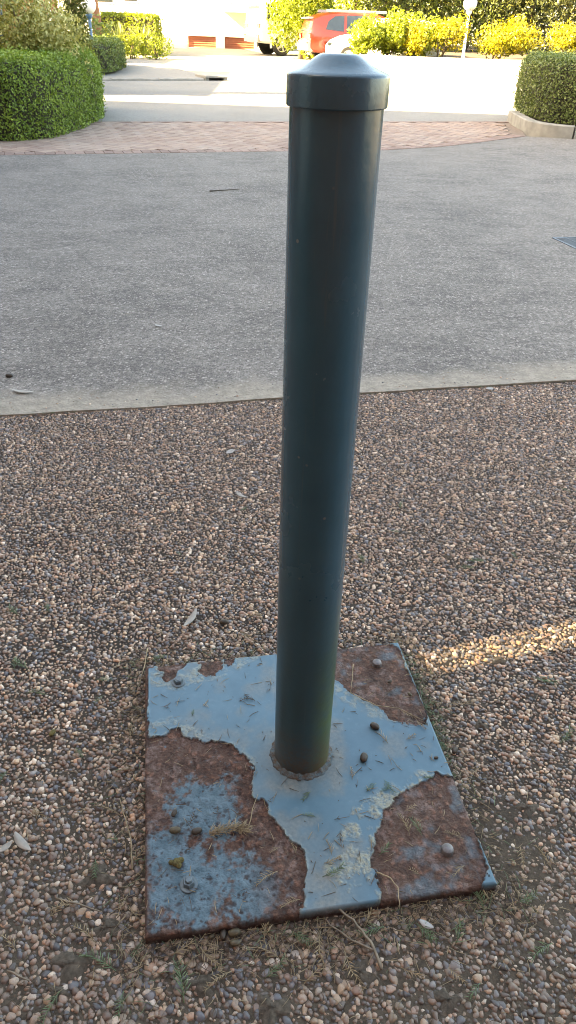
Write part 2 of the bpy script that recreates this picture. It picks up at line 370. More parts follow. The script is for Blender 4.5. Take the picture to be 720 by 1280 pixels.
# ================================================================== SETTING
def sheet(name, poly, dz, mat, kind='structure', parent=None):     # flat ground piece following the rise
    bm = bmesh.new(); bm.faces.new([bm.verts.new((x, y, 0)) for x, y in poly])
    for yy in (Y0, Y1):
        bmesh.ops.bisect_plane(bm, geom=bm.verts[:]+bm.edges[:]+bm.faces[:], plane_co=(0, yy, 0), plane_no=(0, 1, 0))
    for v in bm.verts: v.co.z = g(v.co.y)+dz
    bmesh.ops.recalc_face_normals(bm, faces=bm.faces[:])
    me = bpy.data.meshes.new(name); bm.to_mesh(me); bm.free(); me.materials.append(mat)
    if me.polygons[0].normal.z < 0: me.flip_normals()
    o = link(name, me, parent)
    if kind: o['kind'] = kind
    return o
sheet('ground', [(-500, -500), (500, -500), (500, 900), (-500, 900)], -.05, MAT['grass_ground'])
def edge_y(x): return 2.845+(x+.05)*.228
def rag(x): return edge_y(x)+float(fbm(np.array([x]), np.array([3.3]), 90, 2.2, 5)[0])*.022
NEAR = [(-9, 7.9), (-4.6, 9.0), (-3.53, 9.36), (-.16, 10.57), (1.14, 11.0), (2.0, 11.5), (2.69, 12.12), (3.2, 12.62), (3.58, 12.98)]
FARL = [(-9, 11.3), (-3.08, 12.99), (-.23, 13.8), (1.72, 14.36), (3.82, 14.95)]
pav = sheet('pebble_paving', [(-12, -9), (14, -9), (14, edge_y(14)+.03), (-12, edge_y(-12)+.03)], -.0045, MAT['bed'])
conc = sheet('concrete_driveway', [(x, rag(x)) for x in np.linspace(-12, 14, 521)]+[ (14, 12.2), (4.4, 12.80), (3.58, 12.95)]+[(x, y-.02) for x, y in NEAR[:-1][::-1]]+[(-12, 7.2)], .002, MAT['concrete'])
# the broken lip of the slab: a shallow upstand along the gravel
lip = MB()
xs = np.linspace(-12, 14, 521)
for a, b in zip(xs[:-1], xs[1:]):
    lip.add([(a, rag(a)-.002, -.02), (b, rag(b)-.002, -.02), (b, rag(b)-.002, .0035), (a, rag(a)-.002, .0035), (a, rag(a)+.012, .0035), (b, rag(b)+.012, .0035)], [(0, 1, 2, 3), (3, 2, 5, 4)])
lip.build('slab_edge', MAT['concrete'], conc)
bp = sheet('brick_paving', [(x, y-.02) for x, y in NEAR]+[(3.75, 14.0), (3.82, 14.95)]+FARL[:-1][::-1], -.006, MAT['sand'])
sheet('road', [(x, y+.005) for x, y in FARL]+[(5.2, 15.6), (30, 16), (30, 24), (14, 27), (-2.0, 22.02), (-9.2, 18.75), (-30, 9.3), (-30, 5.5)], .003, MAT['road'])
sheet('footpath', [(-9.2, 18.95), (-2.45, 21.95), (-3.2, 24.1), (-5.5, 29.5), (-14, 29.5), (-14, 17)], .045, MAT['path'])
sheet('far_driveway', [(-2.0, 22.03), (14, 27), (30, 24.02), (60, 30), (60, 60), (-40, 60), (-40, 9), (-30, 9.31), (-14, 16.6), (-9.2, 18.76)], -.004, MAT['drive'])
for poly, nm in (([(-9, 9.9), (-4.2, 10.4), (-3.6, 10.8), (-3.4, 12), (-3.4, 14.4), (-9, 15.2)], 'garden_bed'), ([(3.95, 13.9), (4.0, 13.35), (4.5, 13.05), (12, 12.4), (12, 18), (4.2, 16.4)], 'garden_bed')):
    sheet(nm, poly, .008 if nm and poly[0][0] < 0 else .09, MAT['soil'])

# ------------------------------------------------------------------ brick paving: herringbone field and two header courses
def pt_in(poly, x, y):
    c = False; j = len(poly)-1
    for i in range(len(poly)):
        xi, yi = poly[i]; xj, yj = poly[j]
        if (yi > y) != (yj > y) and x < (xj-xi)*(y-yi)/(yj-yi)+xi: c = not c
        j = i
    return c
BL, BW = .23, .115
def brick_mesh(name, l, wd, mat):
    return MB().box((-l/2+.0022, -wd/2+.0022, -.03), (l/2-.0022, wd/2-.0022, .0), ch=.004).mesh(name, mat)
field_me = brick_mesh('brick', BL, BW, MAT['brick']); head_me = brick_mesh('brick', BL, BW, MAT['header'])
headers = []
def course(pts, off, step, depth_dir):
    pts = [Vector((x, y, 0)) for x, y in pts]
    segs = [(a, b, (b-a).length) for a, b in zip(pts[:-1], pts[1:])]; tot = sum(s[2] for s in segs); d = step/2
    while d < tot:
        r = d
        for a, b, l in segs:
            if r <= l: break
            r -= l
        t = (b-a)/l; nrm = Vector((-t.y, t.x, 0))*depth_dir; p = a+t*r+nrm*off
        headers.append((p.x, p.y, math.atan2(nrm.y, nrm.x)+(R(90) if step > .2 else 0))); d += step
course(NEAR, .115, .1165, 1)
course(FARL, .06, .232, -1)
far_head = len(headers)
field = []
inner = [(x, y+.245) for x, y in NEAR[:-2]]+[(3.0, 12.75), (3.35, 13.2), (3.5, 14.75)]+[(x, y-.13) for x, y in FARL[:-1][::-1]]
ca, sa = math.cos(R(18+45)), math.sin(R(18+45))
for i in range(-170, 170):                                          # 2:1 herringbone lattice
    for j in range(-60, 60):
        for uu, vv, rz in ((i+2*j+1, i-2*j+.5, 0), (i+2*j+.5, i-2*j+2, 90)):
            x, y = (ca*uu-sa*vv)*BW-.5, (sa*uu+ca*vv)*BW+12.2
            if -8.6 < x < 4.2 and 8 < y < 15.2 and pt_in(inner, x, y): field.append((x, y, R(63)+R(rz)))
inview = lambda x, y: abs(x-.1) < .42*y
headers_v = [h for h in headers if inview(h[0], h[1])]; headers_o = [h for h in headers if not inview(h[0], h[1])]
field.sort(key=lambda b: b[1]+(0 if inview(b[0], b[1]) else 50))
n_own = max(0, 298-len(headers_v))
for k, (x, y, rz) in enumerate(headers_v[:298]):
    o = link('brick', head_me, bp, (x, y, g(y)+.0045+random.uniform(-.0012, .0012)), rz)
for (x, y, rz) in field[:n_own]:
    o = link('brick', field_me, bp, (x, y, g(y)+.0045+random.uniform(-.0016, .0016)), rz)
def joined_bricks(lst, mat):
    mb = MB(); tint = []
    for x, y, rz in lst:
        M = Matrix.Translation((x, y, g(y)+.0045+random.uniform(-.0016, .0016))) @ Matrix.Rotation(rz, 4, 'Z')
        mb.box((-BL/2+.0022, -BW/2+.0022, -.03), (BL/2-.0022, BW/2-.0022, 0), M, ch=.004); tint += [random.random()]*12
    o = mb.build('bricks', mat, bp); a = o.data.attributes.new('tint', 'FLOAT', 'POINT'); a.data.foreach_set('value', np.array(tint, np.float32))
    o['kind'] = 'stuff'
joined_bricks(field[n_own:], MAT['brick'])
if headers_o or headers_v[298:]: joined_bricks(headers_o+headers_v[298:], MAT['header'])

# ------------------------------------------------------------------ the pebbles
PAL = np.array([(.13,.10,.082),(.22,.168,.130),(.30,.235,.17),(.25,.18,.14),(.16,.11,.088),(.060,.068,.085),(.10,.105,.12),(.155,.153,.157),(.42,.37,.31),(.07,.056,.05),(.31,.20,.135),(.43,.39,.34)])
PW = np.array([15,15,11,10,10,9,8,7,6,9,4,2.]); PW /= PW.sum()
PLC, PLA, PLS, PLT = (0.03695, 0.98652), R(10.376), 0.6309, .025
def plate_uv(x, y):                                                 # world to plate axes, -1..1
    dx, dy = x-PLC[0], y-PLC[1]; c, s = math.cos(PLA), math.sin(PLA)
    return (dx*c+dy*s)/(PLS/2), (-dx*s+dy*c)/(PLS/2)
def pebbles():
    S = .0090; xs_, ys_ = [], []
    X, Y = np.meshgrid(np.arange(-1.9, 2.1, S), np.arange(.22, 3.4, S*.866))
    X = X+(np.arange(X.shape[0])[:, None] % 2)*S/2
    X = (X+rng.uniform(-.36, .36, X.shape)*S).ravel(); Y = (Y+rng.uniform(-.36, .36, Y.shape)*S).ravel()
    u, v = plate_uv(X, Y)
    keep = (Y < 2.845+(X+.05)*.228-.006) & (np.abs(X-.02) < .42*Y+.42) & ~((np.abs(u) < .985) & (np.abs(v) < .985))
    X, Y = X[keep], Y[keep]; n = len(X)
    k = 90; sx = rng.uniform(-1.5, 1.7, k); X = np.r_[X, sx]; Y = np.r_[Y, sx*0+2.845+(sx+.05)*.228+np.abs(rng.normal(0, .07, k))+.03]; stray0 = n; n = len(X)     # strays on the slab
    big = fbm(X, Y, 3, 1.3, 3)
    sz = np.clip(rng.lognormal(0, .30, n), .45, 1.6)*.0048*np.where(rng.random(n) < .03, 1.25, 1)
    sz *= 1+.24*np.clip((1.1-Y)*1.0, 0, 1)
    el = rng.uniform(.55, .98, n); ht = rng.uniform(.40, .70, n)
    a = rng.uniform(0, 2*np.pi, n); tilt = rng.uniform(-.28, .28, (n, 2))
    idx = rng.choice(len(PAL), n, p=PW)
    colr = PAL[idx]*np.clip(rng.lognormal(.24, .25, (n, 1)), .55, 1.7)*np.array([1.10, .985, .93])
    colr *= (1+.10*big)[:, None]
    dirt_shade = np.clip((1.15-Y)/.7+.5*fbm(X, Y, 41, 3.5, 4), 0, 1)[:, None]*.52        # trodden dirt plus painted shade, stones darken towards the near side
    colr = colr*(1-dirt_shade)+dirt_shade*np.array([.068, .055, .047])
    sink = np.clip(fbm(X, Y, 21, 4.5, 4)-.02, 0, 1)*np.clip(1.5-Y*.85,   .05, 1.0)*.0050
    z = -.0045+.0009*rng.standard_normal(n)-sink-.0007*np.clip((1.2-Y)/.6, 0, 1)
    z[stray0:] = .003; sz[stray0:] *= .8
    return X, Y, z, sz, el, ht, a, tilt, colr
def dome(seg, rings):                                               # unit pebble, a little lumpy
    v = []; f = []
    for i in range(rings):
        ph = -.35+(1.25+.35)*i/rings
        for k in range(seg):
            t = 2*math.pi*k/seg; v.append((math.cos(ph)*math.cos(t), math.cos(ph)*math.sin(t), math.sin(ph)))
    v.append((0, 0, 1)); top = len(v)-1
    for i in range(rings-1):
        for k in range(seg):
            k2 = (k+1) % seg; A, B, C, D = i*seg+k, i*seg+k2, (i+1)*seg+k2, (i+1)*seg+k; f += [(A, B, C), (A, C, D)]
    for k in range(seg): f.append(((rings-1)*seg+k, (rings-1)*seg+(k+1) % seg, top))
    return np.array(v), np.array(f)
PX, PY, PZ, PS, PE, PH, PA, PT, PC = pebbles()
def place_pebbles(sel, proto, warp=.27):
    V, Fc = proto; n = len(sel); m = len(V)
    W = V[None]*np.stack([PS[sel], PS[sel]*PE[sel], PS[sel]*PH[sel]], -1)[:, None, :]
    ph = rng.uniform(0, 6.28, (n, 1)); th = np.arctan2(V[:, 1], V[:, 0])[None]
    rad = 1+warp*(np.sin(2*th+ph)*.35+np.sin(3*th+ph*1.7)*.5+np.sin(5*th+ph*2.3)*.25)
    W[..., 0] *= rad; W[..., 1] *= rad
    W[..., 2] += W[..., 0]*PT[sel, 0][:, None]+W[..., 1]*PT[sel, 1][:, None]
    c, s = np.cos(PA[sel])[:, None], np.sin(PA[sel])[:, None]
    x = W[..., 0]*c-W[..., 1]*s; y = W[..., 0]*s+W[..., 1]*c
    W = np.stack([x, y, W[..., 2]], -1)
    return W, Fc
near_px = PS/np.sqrt(PX**2+PY**2+CAM_H**2)
inframe = (np.abs(PX-.03) < .26*PY+.32) & (PY > .50)
cand = np.where(inframe & (PZ > -.009))[0]
cand = cand[np.argsort(-near_px[cand])][:296]
rest = np.setdiff1d(np.arange(len(PX)), cand)
for part, proto in ((rest[PY[rest] < 1.7], dome(8, 2)), (rest[PY[rest] >= 1.7], dome(6, 2))):
    W, Fc = place_pebbles(part, proto); n, m = W.shape[:2]
    W = W+np.stack([PX[part], PY[part], PZ[part]], -1)[:, None, :]
    Q = (Fc[None]+(np.arange(n)*m)[:, None, None]).reshape(-1, 3)
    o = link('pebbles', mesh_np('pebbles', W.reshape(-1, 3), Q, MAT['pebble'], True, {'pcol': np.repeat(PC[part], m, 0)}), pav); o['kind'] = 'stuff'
W, Fc = place_pebbles(cand, dome(12, 4), .22)
for k, i in enumerate(cand):
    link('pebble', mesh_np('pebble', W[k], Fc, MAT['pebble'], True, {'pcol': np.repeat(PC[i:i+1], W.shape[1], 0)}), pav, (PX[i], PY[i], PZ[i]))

# beyond the near patch the same pebbles go on as instanced stones
def outer_pebbles():
    S = .0122
    X, Y = np.meshgrid(np.arange(-4.2, 4.4, S), np.arange(-1.0, 4.0, S*.866)); X = X+(np.arange(X.shape[0])[:, None] % 2)*S/2
    X = (X+rng.uniform(-.38, .38, X.shape)*S).ravel(); Y = (Y+rng.uniform(-.38, .38, Y.shape)*S).ravel()
    inner_ = (np.abs(X-.02) < .42*Y+.42) & (Y > .22) & (Y < 3.4)
    k = (Y < 2.845+(X+.05)*.228-.006) & ~inner_; X, Y = X[k], Y[k]; n = len(X)
    sz = np.clip(rng.lognormal(0, .30, n), .45, 1.6)*.0060
    col = PAL[rng.choice(len(PAL), n, p=PW)]*np.clip(rng.lognormal(.24, .25, (n, 1)), .55, 1.7)*np.array([1.10, .985, .93])
    dirt_shade = np.clip((1.15-Y)/.7+.5*fbm(X, Y, 41, 3.5, 4), 0, 1)[:, None]*.52; col = col*(1-dirt_shade)+dirt_shade*np.array([.068, .055, .047])  # outer stones get the same dirt and painted near-side shade
    me = bpy.data.meshes.new('pebbles'); me.vertices.add(n); me.vertices.foreach_set('co', np.c_[X, Y, np.full(n, -.0048)].astype(np.float32).ravel())
    for nm, v in (('scl', np.c_[sz, sz*rng.uniform(.55, .98, n), sz*rng.uniform(.45, .75, n)]), ('rot', np.c_[rng.uniform(-.25, .25, (n, 2)), rng.uniform(0, 6.28, n)])):
        a = me.attributes.new(nm, 'FLOAT_VECTOR', 'POINT'); a.data.foreach_set('vector', v.astype(np.float32).ravel())
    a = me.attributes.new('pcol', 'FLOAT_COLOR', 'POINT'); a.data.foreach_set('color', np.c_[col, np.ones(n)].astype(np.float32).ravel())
    o = link('pebbles', me, pav); o['kind'] = 'stuff'
    t = bpy.data.node_groups.new('scatter_pebbles', 'GeometryNodeTree')
    t.interface.new_socket('Geometry', in_out='INPUT', socket_type='NodeSocketGeometry'); t.interface.new_socket('Geometry', in_out='OUTPUT', socket_type='NodeSocketGeometry')
    N = t.nodes.new; gi, go = N('NodeGroupInput'), N('NodeGroupOutput'); ic = N('GeometryNodeMeshIcoSphere'); ic.inputs['Radius'].default_value = 1; ic.inputs['Subdivisions'].default_value = 2
    sp = N('GeometryNodeSetPosition'); nz = N('ShaderNodeTexNoise'); nz.inputs['Scale'].default_value = 1.1
    sub = N('ShaderNodeVectorMath'); sub.operation = 'SUBTRACT'; sub.inputs[1].default_value = (.5, .5, .5); mul = N('ShaderNodeVectorMath'); mul.operation = 'SCALE'; mul.inputs['Scale'].default_value = .9
    ss = N('GeometryNodeSetShadeSmooth'); sm = N('GeometryNodeSetMaterial'); sm.inputs['Material'].default_value = MAT['pebble_i']; ip = N('GeometryNodeInstanceOnPoints')
    def named(nm, typ):
        q = N('GeometryNodeInputNamedAttribute'); q.data_type = typ; q.inputs['Name'].default_value = nm; return q.outputs['Attribute']
    L = t.links.new
    L(nz.outputs['Color'], sub.inputs[0]); L(sub.outputs[0], mul.inputs[0]); L(mul.outputs[0], sp.inputs['Offset']); L(ic.outputs['Mesh'], sp.inputs['Geometry']); L(sp.outputs[0], ss.inputs[0]); L(ss.outputs[0], sm.inputs['Geometry'])
    L(gi.outputs[0], ip.inputs['Points']); L(sm.outputs[0], ip.inputs['Instance']); L(named('scl', 'FLOAT_VECTOR'), ip.inputs['Scale'])
    er = N('FunctionNodeEulerToRotation'); L(named('rot', 'FLOAT_VECTOR'), er.inputs[0]); L(er.outputs[0], ip.inputs['Rotation']); L(ip.outputs[0], go.inputs[0])
    o.modifiers.new('scatter', 'NODES').node_group = t
outer_pebbles()

# ================================================================== THE BOLLARD
bol = empty('bollard', (PLC[0], PLC[1], 0), PLA)
tag(bol, 'dark blue steel bollard with domed cap on a square rusting base plate', 'bollard')
def to_plate(px, py):
    p = at(px, py, PLT); return np.array(plate_uv(p.x, p.y))*PLS/2
def poly_sdf(P, poly):                                              # negative inside
    d = np.full(len(P), 9.0); ins = np.zeros(len(P), bool); n = len(poly)
    for i in range(n):
        a, b = poly[i], poly[(i+1) % n]; e = b-a; wv = P-a
        t = np.clip((wv@e)/(e@e), 0, 1); q = wv-t[:, None]*e; d = np.minimum(d, np.hypot(q[:, 0], q[:, 1]))
        c = ((a[1] > P[:, 1]) != (b[1] > P[:, 1])) & (P[:, 0] < (b[0]-a[0])*(P[:, 1]-a[1])/(b[1]-a[1]+1e-12)+a[0]); ins ^= c
    return np.where(ins, -d, d)
RUST = [
 [(176,920),(184,920),(200,921),(207,919),(214,910),(227,910),(229,919),(242,923),(256,929),(265,925),(283,929),(295,934),(304,942),(310,950),(315,962),(313,982),(316,999),(326,999),(333,1002),(337,1020),(346,1030),(355,1040),(369,1053),(380,1063),(382,1088),(379,1105),(380,1124),(377,1150),(177,1180)],
 [(571,969),(556,970),(546,965),(540,972),(535,974),(520,981),(506,987),(499,994),(490,1005),(481,1014),(476,1027),(468,1045),(469,1055),(466,1065),(463,1083),(470,1090),(474,1105),(477,1140),(560,1126),(603,1108),(611,1096),(608,1075),(597,1043),(580,995)],
 [(418,809),(440,806),(484,803),(498,808),(504,820),(507,834),(517,853),(524,868),(533,890),(532,905),(514,906),(500,902),(488,899),(477,887),(459,876),(441,867),(423,852),(412,849)],
 [(194,826),(215,824),(232,826),(231,833),(222,838),(218,846),(207,853),(202,850),(204,841),(197,836)],
 [(250,823),(266,819),(277,823),(277,836),(268,844),(256,845),(249,838)],
 [(280,825),(288,821),(292,824),(290,830),(283,832)],
]
def build_plate():
    N = 390; h = PLS/2; ax = np.linspace(-h, h, N)
    U, Vv = np.meshgrid(ax, ax); P = np.stack([U.ravel(), Vv.ravel()], -1)
    wob = np.stack([fbm(P[:, 0], P[:, 1], 5, 60, 4), fbm(P[:, 0], P[:, 1], 15, 60, 4)], -1)
    wob2 = np.stack([fbm(P[:, 0], P[:, 1], 25, 160, 3), fbm(P[:, 0], P[:, 1], 35, 160, 3)], -1); Pw = P+wob*.0065+wob2*.0022
    sd = np.full(len(P), 9.0); sds = []
    for poly in RUST:
        s = poly_sdf(Pw, np.array([to_plate(*q) for q in poly])); sds.append(s); sd = np.minimum(sd, s)
    edge = h-np.maximum(np.abs(P[:, 0]), np.abs(P[:, 1]))
    rim = .0028+.0035*fbm(P[:, 0], P[:, 1], 44, 50, 3)
    left = P[:, 0] < -h+.02
    sd = np.where(left, np.minimum(sd, edge-rim-.0035), sd)
    fl_l = fbm(P[:, 0], P[:, 1], 31, 28, 4)
    rc_ = np.random.default_rng(9); CS = .0085; gx = np.floor(Pw[:, 0]/CS).astype(int); gy = np.floor(Pw[:, 1]/CS).astype(int)
    jx, jy, jv = rc_.uniform(0, 1, (128, 128)), rc_.uniform(0, 1, (128, 128)), rc_.uniform(-1, 1, (128, 128)); bd = np.full(len(P), 9.0); bv = np.zeros(len(P))
    for ax_ in (-1, 0, 1):
        for ay_ in (-1, 0, 1):
            ix, iy = (gx+ax_) % 128, (gy+ay_) % 128; d_ = np.hypot((gx+ax_+jx[ix, iy])*CS-Pw[:, 0], (gy+ay_+jy[ix, iy])*CS-Pw[:, 1]); m_ = d_ < bd; bd = np.where(m_, d_, bd); bv = np.where(m_, jv[ix, iy], bv)
    sd = sd+bv*.0042*np.clip(.25+fbm(P[:, 0], P[:, 1], 83, 18, 3)*1.8, 0, 1)
    rust = np.clip(.5-sd/.0012, 0, 1)
    # worn paint left inside the near left patch, eaten by round pits
    inner_d = -sds[0]
    cen = np.array([to_plate(255, 1010), to_plate(240, 1110), to_plate(320, 1110), to_plate(205, 1060)])
    rr = [.075, .085, .06, .05]; blob = np.zeros(len(P))
    for c, r in zip(cen, rr): blob = np.maximum(blob, 1-np.hypot(*(P-c).T)/r/1.35)
    remn = np.clip((blob+.40*fbm(P[:, 0], P[:, 1], 77, 40, 4)+.35*fbm(P[:, 0], P[:, 1], 78, 150, 3)-.2)*3.5, 0, 1)*np.clip((inner_d-.006)/.012, 0, 1)
    lowright = np.clip((P@np.array([.6, -.8])-.02)/.25, 0, 1)*np.clip(inner_d*200, 0, 1)
    remn = remn*(1-.55*np.clip((P[:, 0]-to_plate(300, 1080)[0])/.06, 0, 1))
    # right patches: some pale bloom
    for k in (1, 2):
        remn = np.maximum(remn, np.clip((fbm(P[:, 0], P[:, 1], 50+k, 26, 5)-.08)*1.6, 0, .55)*np.clip(-sds[k]/.012, 0, 1))
    Pw2 = P+wob*.006+wob2*.002; r2 = np.random.default_rng(4); pit = np.zeros(len(P)); pith = np.zeros(len(P))
    tries = 0; lo, hi = to_plate(180, 1175), to_plate(385, 930)
    for k in range(900):
        c = np.array([r2.uniform(-h+.004, .03), r2.uniform(-h+.004, .10)]); rad = min(.0062, r2.lognormal(0, .45)*.0024)
        if (c[1] > -.06) and r2.random() < .5: continue
        d = np.hypot(Pw2[:, 0]-c[0], (Pw2[:, 1]-c[1])*1.15)/rad
        t = np.clip(1.25-d, 0, 1)*(inner_d > .002); pit = np.maximum(pit, np.clip(t*1.7, 0, 1)*r2.uniform(.3, .95)); pith = np.maximum(pith, t)
    pit = np.maximum(pit, np.clip(1.15-np.abs(sd+.0016)/.0017, 0, 1)*np.clip(.6+fbm(P[:, 0], P[:, 1], 72, 40, 3)*1.5, 0, 1))
    flake = np.zeros(len(P))
    fc = poly_sdf(P, np.array([to_plate(*q) for q in [(520,968),(545,966),(500,1000),(478,1030),(470,1060),(466,1092),(474,1122),(430,1118),(405,1085),(425,1045),(445,1010),(470,990)]]))
    flake = np.clip(.5-(fc+.012*fl_l)/.012, 0, 1)
    fc2 = poly_sdf(P, np.array([to_plate(*q) for q in [(186,905),(215,893),(232,905),(262,918),(300,930),(318,950),(318,975),(312,958),(295,938),(265,928),(228,921),(205,922),(186,922)]]))
    fc3 = poly_sdf(P, np.array([to_plate(*q) for q in [(232,826),(290,820),(330,815),(300,838),(262,850),(232,862),(190,862),(186,832)]]))
    fc4 = poly_sdf(P, np.array([to_plate(*q) for q in [(418,850),(440,868),(478,888),(492,902),(470,898),(440,885),(416,866)]]))
    for q, s in ((fc2, .6), (fc3, .62), (fc4, .62)): flake = np.maximum(flake, s*np.clip(.5-(q+.010*fl_l)/.01, 0, 1))
    flake *= np.clip(.75+fbm(P[:, 0], P[:, 1], 91, 60, 4)*2.6-.15, 0, 1)
    flake = np.maximum(flake, .8*np.clip(1-(sd-.0005)/.0042, 0, 1)*np.clip(.35+fbm(P[:, 0], P[:, 1], 63, 45, 3)*1.6, 0, 1))
    bx = np.array([.0083, .0047]); cb = to_plate(376, 944)
    pd = np.hypot(*(P-cb).T)
    dirt = np.clip(1-(pd-.06)/.05, 0, 1)*.55+.85*np.clip(1-np.abs((P-to_plate(345, 985))@np.array([.2, 1]))/.03, 0, 1)*np.clip(1-np.hypot(*(P-to_plate(350, 985)).T)/.08, 0, 1)
    dirt += .75*np.clip(1-np.hypot(*((P-to_plate(400, 1090))*np.array([.9, .7])).T)/.085, 0, 1)
    dirt = np.clip(dirt*(.8+.8*fbm(P[:, 0], P[:, 1], 8, 22, 4))+np.clip(fbm(P[:, 0], P[:, 1], 88, 14, 5)*1.2-.05, 0, .45), 0, .85)
    rough = fbm(P[:, 0], P[:, 1], 12, 70, 4)*.0020+fbm(P[:, 0], P[:, 1], 13, 22, 3)*.0012
    curl = np.clip(1-(sd)/.006, 0, 1)*np.clip(.3+fbm(P[:, 0], P[:, 1], 64, 30, 2)*1.4, 0, 1)*.0016
    paint = .0006*flake*fbm(P[:, 0], P[:, 1], 17, 120, 3)*3+curl+.00025*fbm(P[:, 0], P[:, 1], 19, 8, 2)
    Z = PLT+np.where(sd > 0, paint, 0)*(1-rust)+rust*(-.0036+rough*1.0-.0014*pith)
    Z = Z-.0035*np.clip(1-edge/.003, 0, 1)
    V = np.c_[P, Z]
    idx = np.arange(N*N).reshape(N, N)
    Q = np.stack([idx[:-1, :-1], idx[:-1, 1:], idx[1:, 1:], idx[1:, :-1]], -1).reshape(-1, 4)
    ring = np.concatenate([idx[0, :], idx[1:, -1], idx[-1, -2::-1], idx[-2:0, 0]])
    mids = V[ring].copy(); mids[:, 2] = .004; out = 1+.002*np.sin(np.arange(len(ring))*.37)
    mids[:, :2] *= out[:, None]
    bots = V[ring].copy(); bots[:, 2] = -.006
    n0 = len(V); L = len(ring); V = np.r_[V, mids, bots]
    a = np.arange(L); b = (a+1) % L
    Q = np.r_[Q, np.stack([ring[b], ring[a], n0+a, n0+b], -1), np.stack([n0+b, n0+a, n0+L+a, n0+L+b], -1)]
    pad = lambda x, val: np.r_[x, np.full(2*L, val)]
    return mesh_np('base_plate', V, Q, MAT['plate'], True, dict(rust=pad(rust, 1), remnant=pad(remn, 0), flake=pad(flake, 0), dirt=pad(dirt, 0), pit=pad(pit, .9)))
plate_o = link('base_plate', build_plate(), bol); plate_o['label'] = 'square steel base plate with flaking blue paint over brown rust'
plate_o.data.set_sharp_from_angle(angle=R(50))
PB = to_plate(0, 0)*0+np.array(plate_uv(.04627, 1.00144))*PLS/2       # post axis on the plate
PR, PTOP = .05715, 1.232
post = MB()
prof = [(PR, PLT-.004), (PR, PLT+.3)]+[(PR, PLT+.3+.1*i) for i in range(1, 9)]+[(PR, PTOP-.006), (PR-.001, PTOP+.02)]
post.lathe(prof, 96); post_o = post.build('post', MAT['post'], bol, angle=R(40), loc=(PB[0], PB[1], 0))
weld = MB(); weld.lathe([(PR+.010, PLT-.002), (PR+.009, PLT+.002), (PR+.006, PLT+.0035), (PR+.003, PLT+.0055), (PR-.001, PLT+.010)], 72)
for i, v in enumerate(weld.v):
    a = math.atan2(v[1], v[0]); s = 1+.022*math.sin(17*a+2*math.sin(3*a))+.018*math.sin(31*a+1); weld.v[i] = (v[0]*s, v[1]*s, v[2]+(.0012*math.sin(23*a) if v[2] > PLT+.002 else 0))
wo = weld.build('weld_bead', MAT['plate'], bol, angle=R(60), loc=(PB[0], PB[1], 0)); wo.data.materials[0] = weld_mat(); wa = wo.data.attributes.new('dirt', 'FLOAT', 'POINT'); wa.data.foreach_set('value', rng.uniform(.25, .95, len(wo.data.vertices)).astype(np.float32))
cap = MB()
CR = .0612; cz = PTOP-.002
cprof = [(PR+.0005, cz+.0005), (CR-.0012, cz), (CR, cz+.0015), (CR, cz+.0315), (CR-.0005, cz+.0335), (CR-.0022, cz+.0350), (.0545, cz+.0368), (.0465, cz+.0398), (.039, cz+.0436), (.032, cz+.0482), (.0265, cz+.0518), (.0230, cz+.0536), (.0200, cz+.0542), (.010, cz+.0545), (.0015, cz+.0546)]
cap.lathe(cprof, 96); cap_o = cap.build('cap', MAT['post'], bol, angle=R(35), loc=(PB[0], PB[1], 0))
def hexhead(r, z0, h, cyl=False):
    mb = MB(); seg = 24 if cyl else 6
    mb.lathe([(r, z0), (r, z0+h*.7), (r*.86, z0+h)] if not cyl else [(r, z0), (r, z0+h*.45), (r*.88, z0+h*.8), (r*.55, z0+h), (r*.1, z0+h*1.04)], seg); return mb
for (px, py, m, kind) in ((223, 853, 'zinc', 0), (236, 1105, 'zinc', 1), (559, 1063, 'rustbolt', 2), (471, 830, 'rustbolt', 2)):
    q = to_plate(px, py); z0 = PLT-(.0015 if kind else 0)
    b = (hexhead(.0112, z0+.0022, .0100) if kind < 2 else hexhead(.0118, z0-.003, .0150, True))
    if kind == 1: b.lathe([(.0062, z0+.010), (.0062, z0+.0165), (.0050, z0+.0178)], 16)
    if kind == 0: b.lathe([(.0066, z0+.0118), (.0054, z0+.0134)], 16)
    bo = b.build('bolt', MAT[m], bol, angle=R(35), loc=(q[0], q[1], 0), rz=random.uniform(0, 1)); bo['label'] = ('hex bolt head on a round washer', 'hex nut with the bolt end showing', 'worn round bolt head')[kind]
    if kind < 2: MB().lathe([(.0162, z0-.001), (.0162, z0+.0016), (.0152, z0+.0023), (.005, z0+.0023)], 28).build('washer', MAT[m], bo, angle=R(40))

TILT = Matrix.Rotation(-.0038, 4, 'Y')                                  # the post leans a hair to the left
for o in (post_o, cap_o): o.rotation_euler = TILT.to_euler()
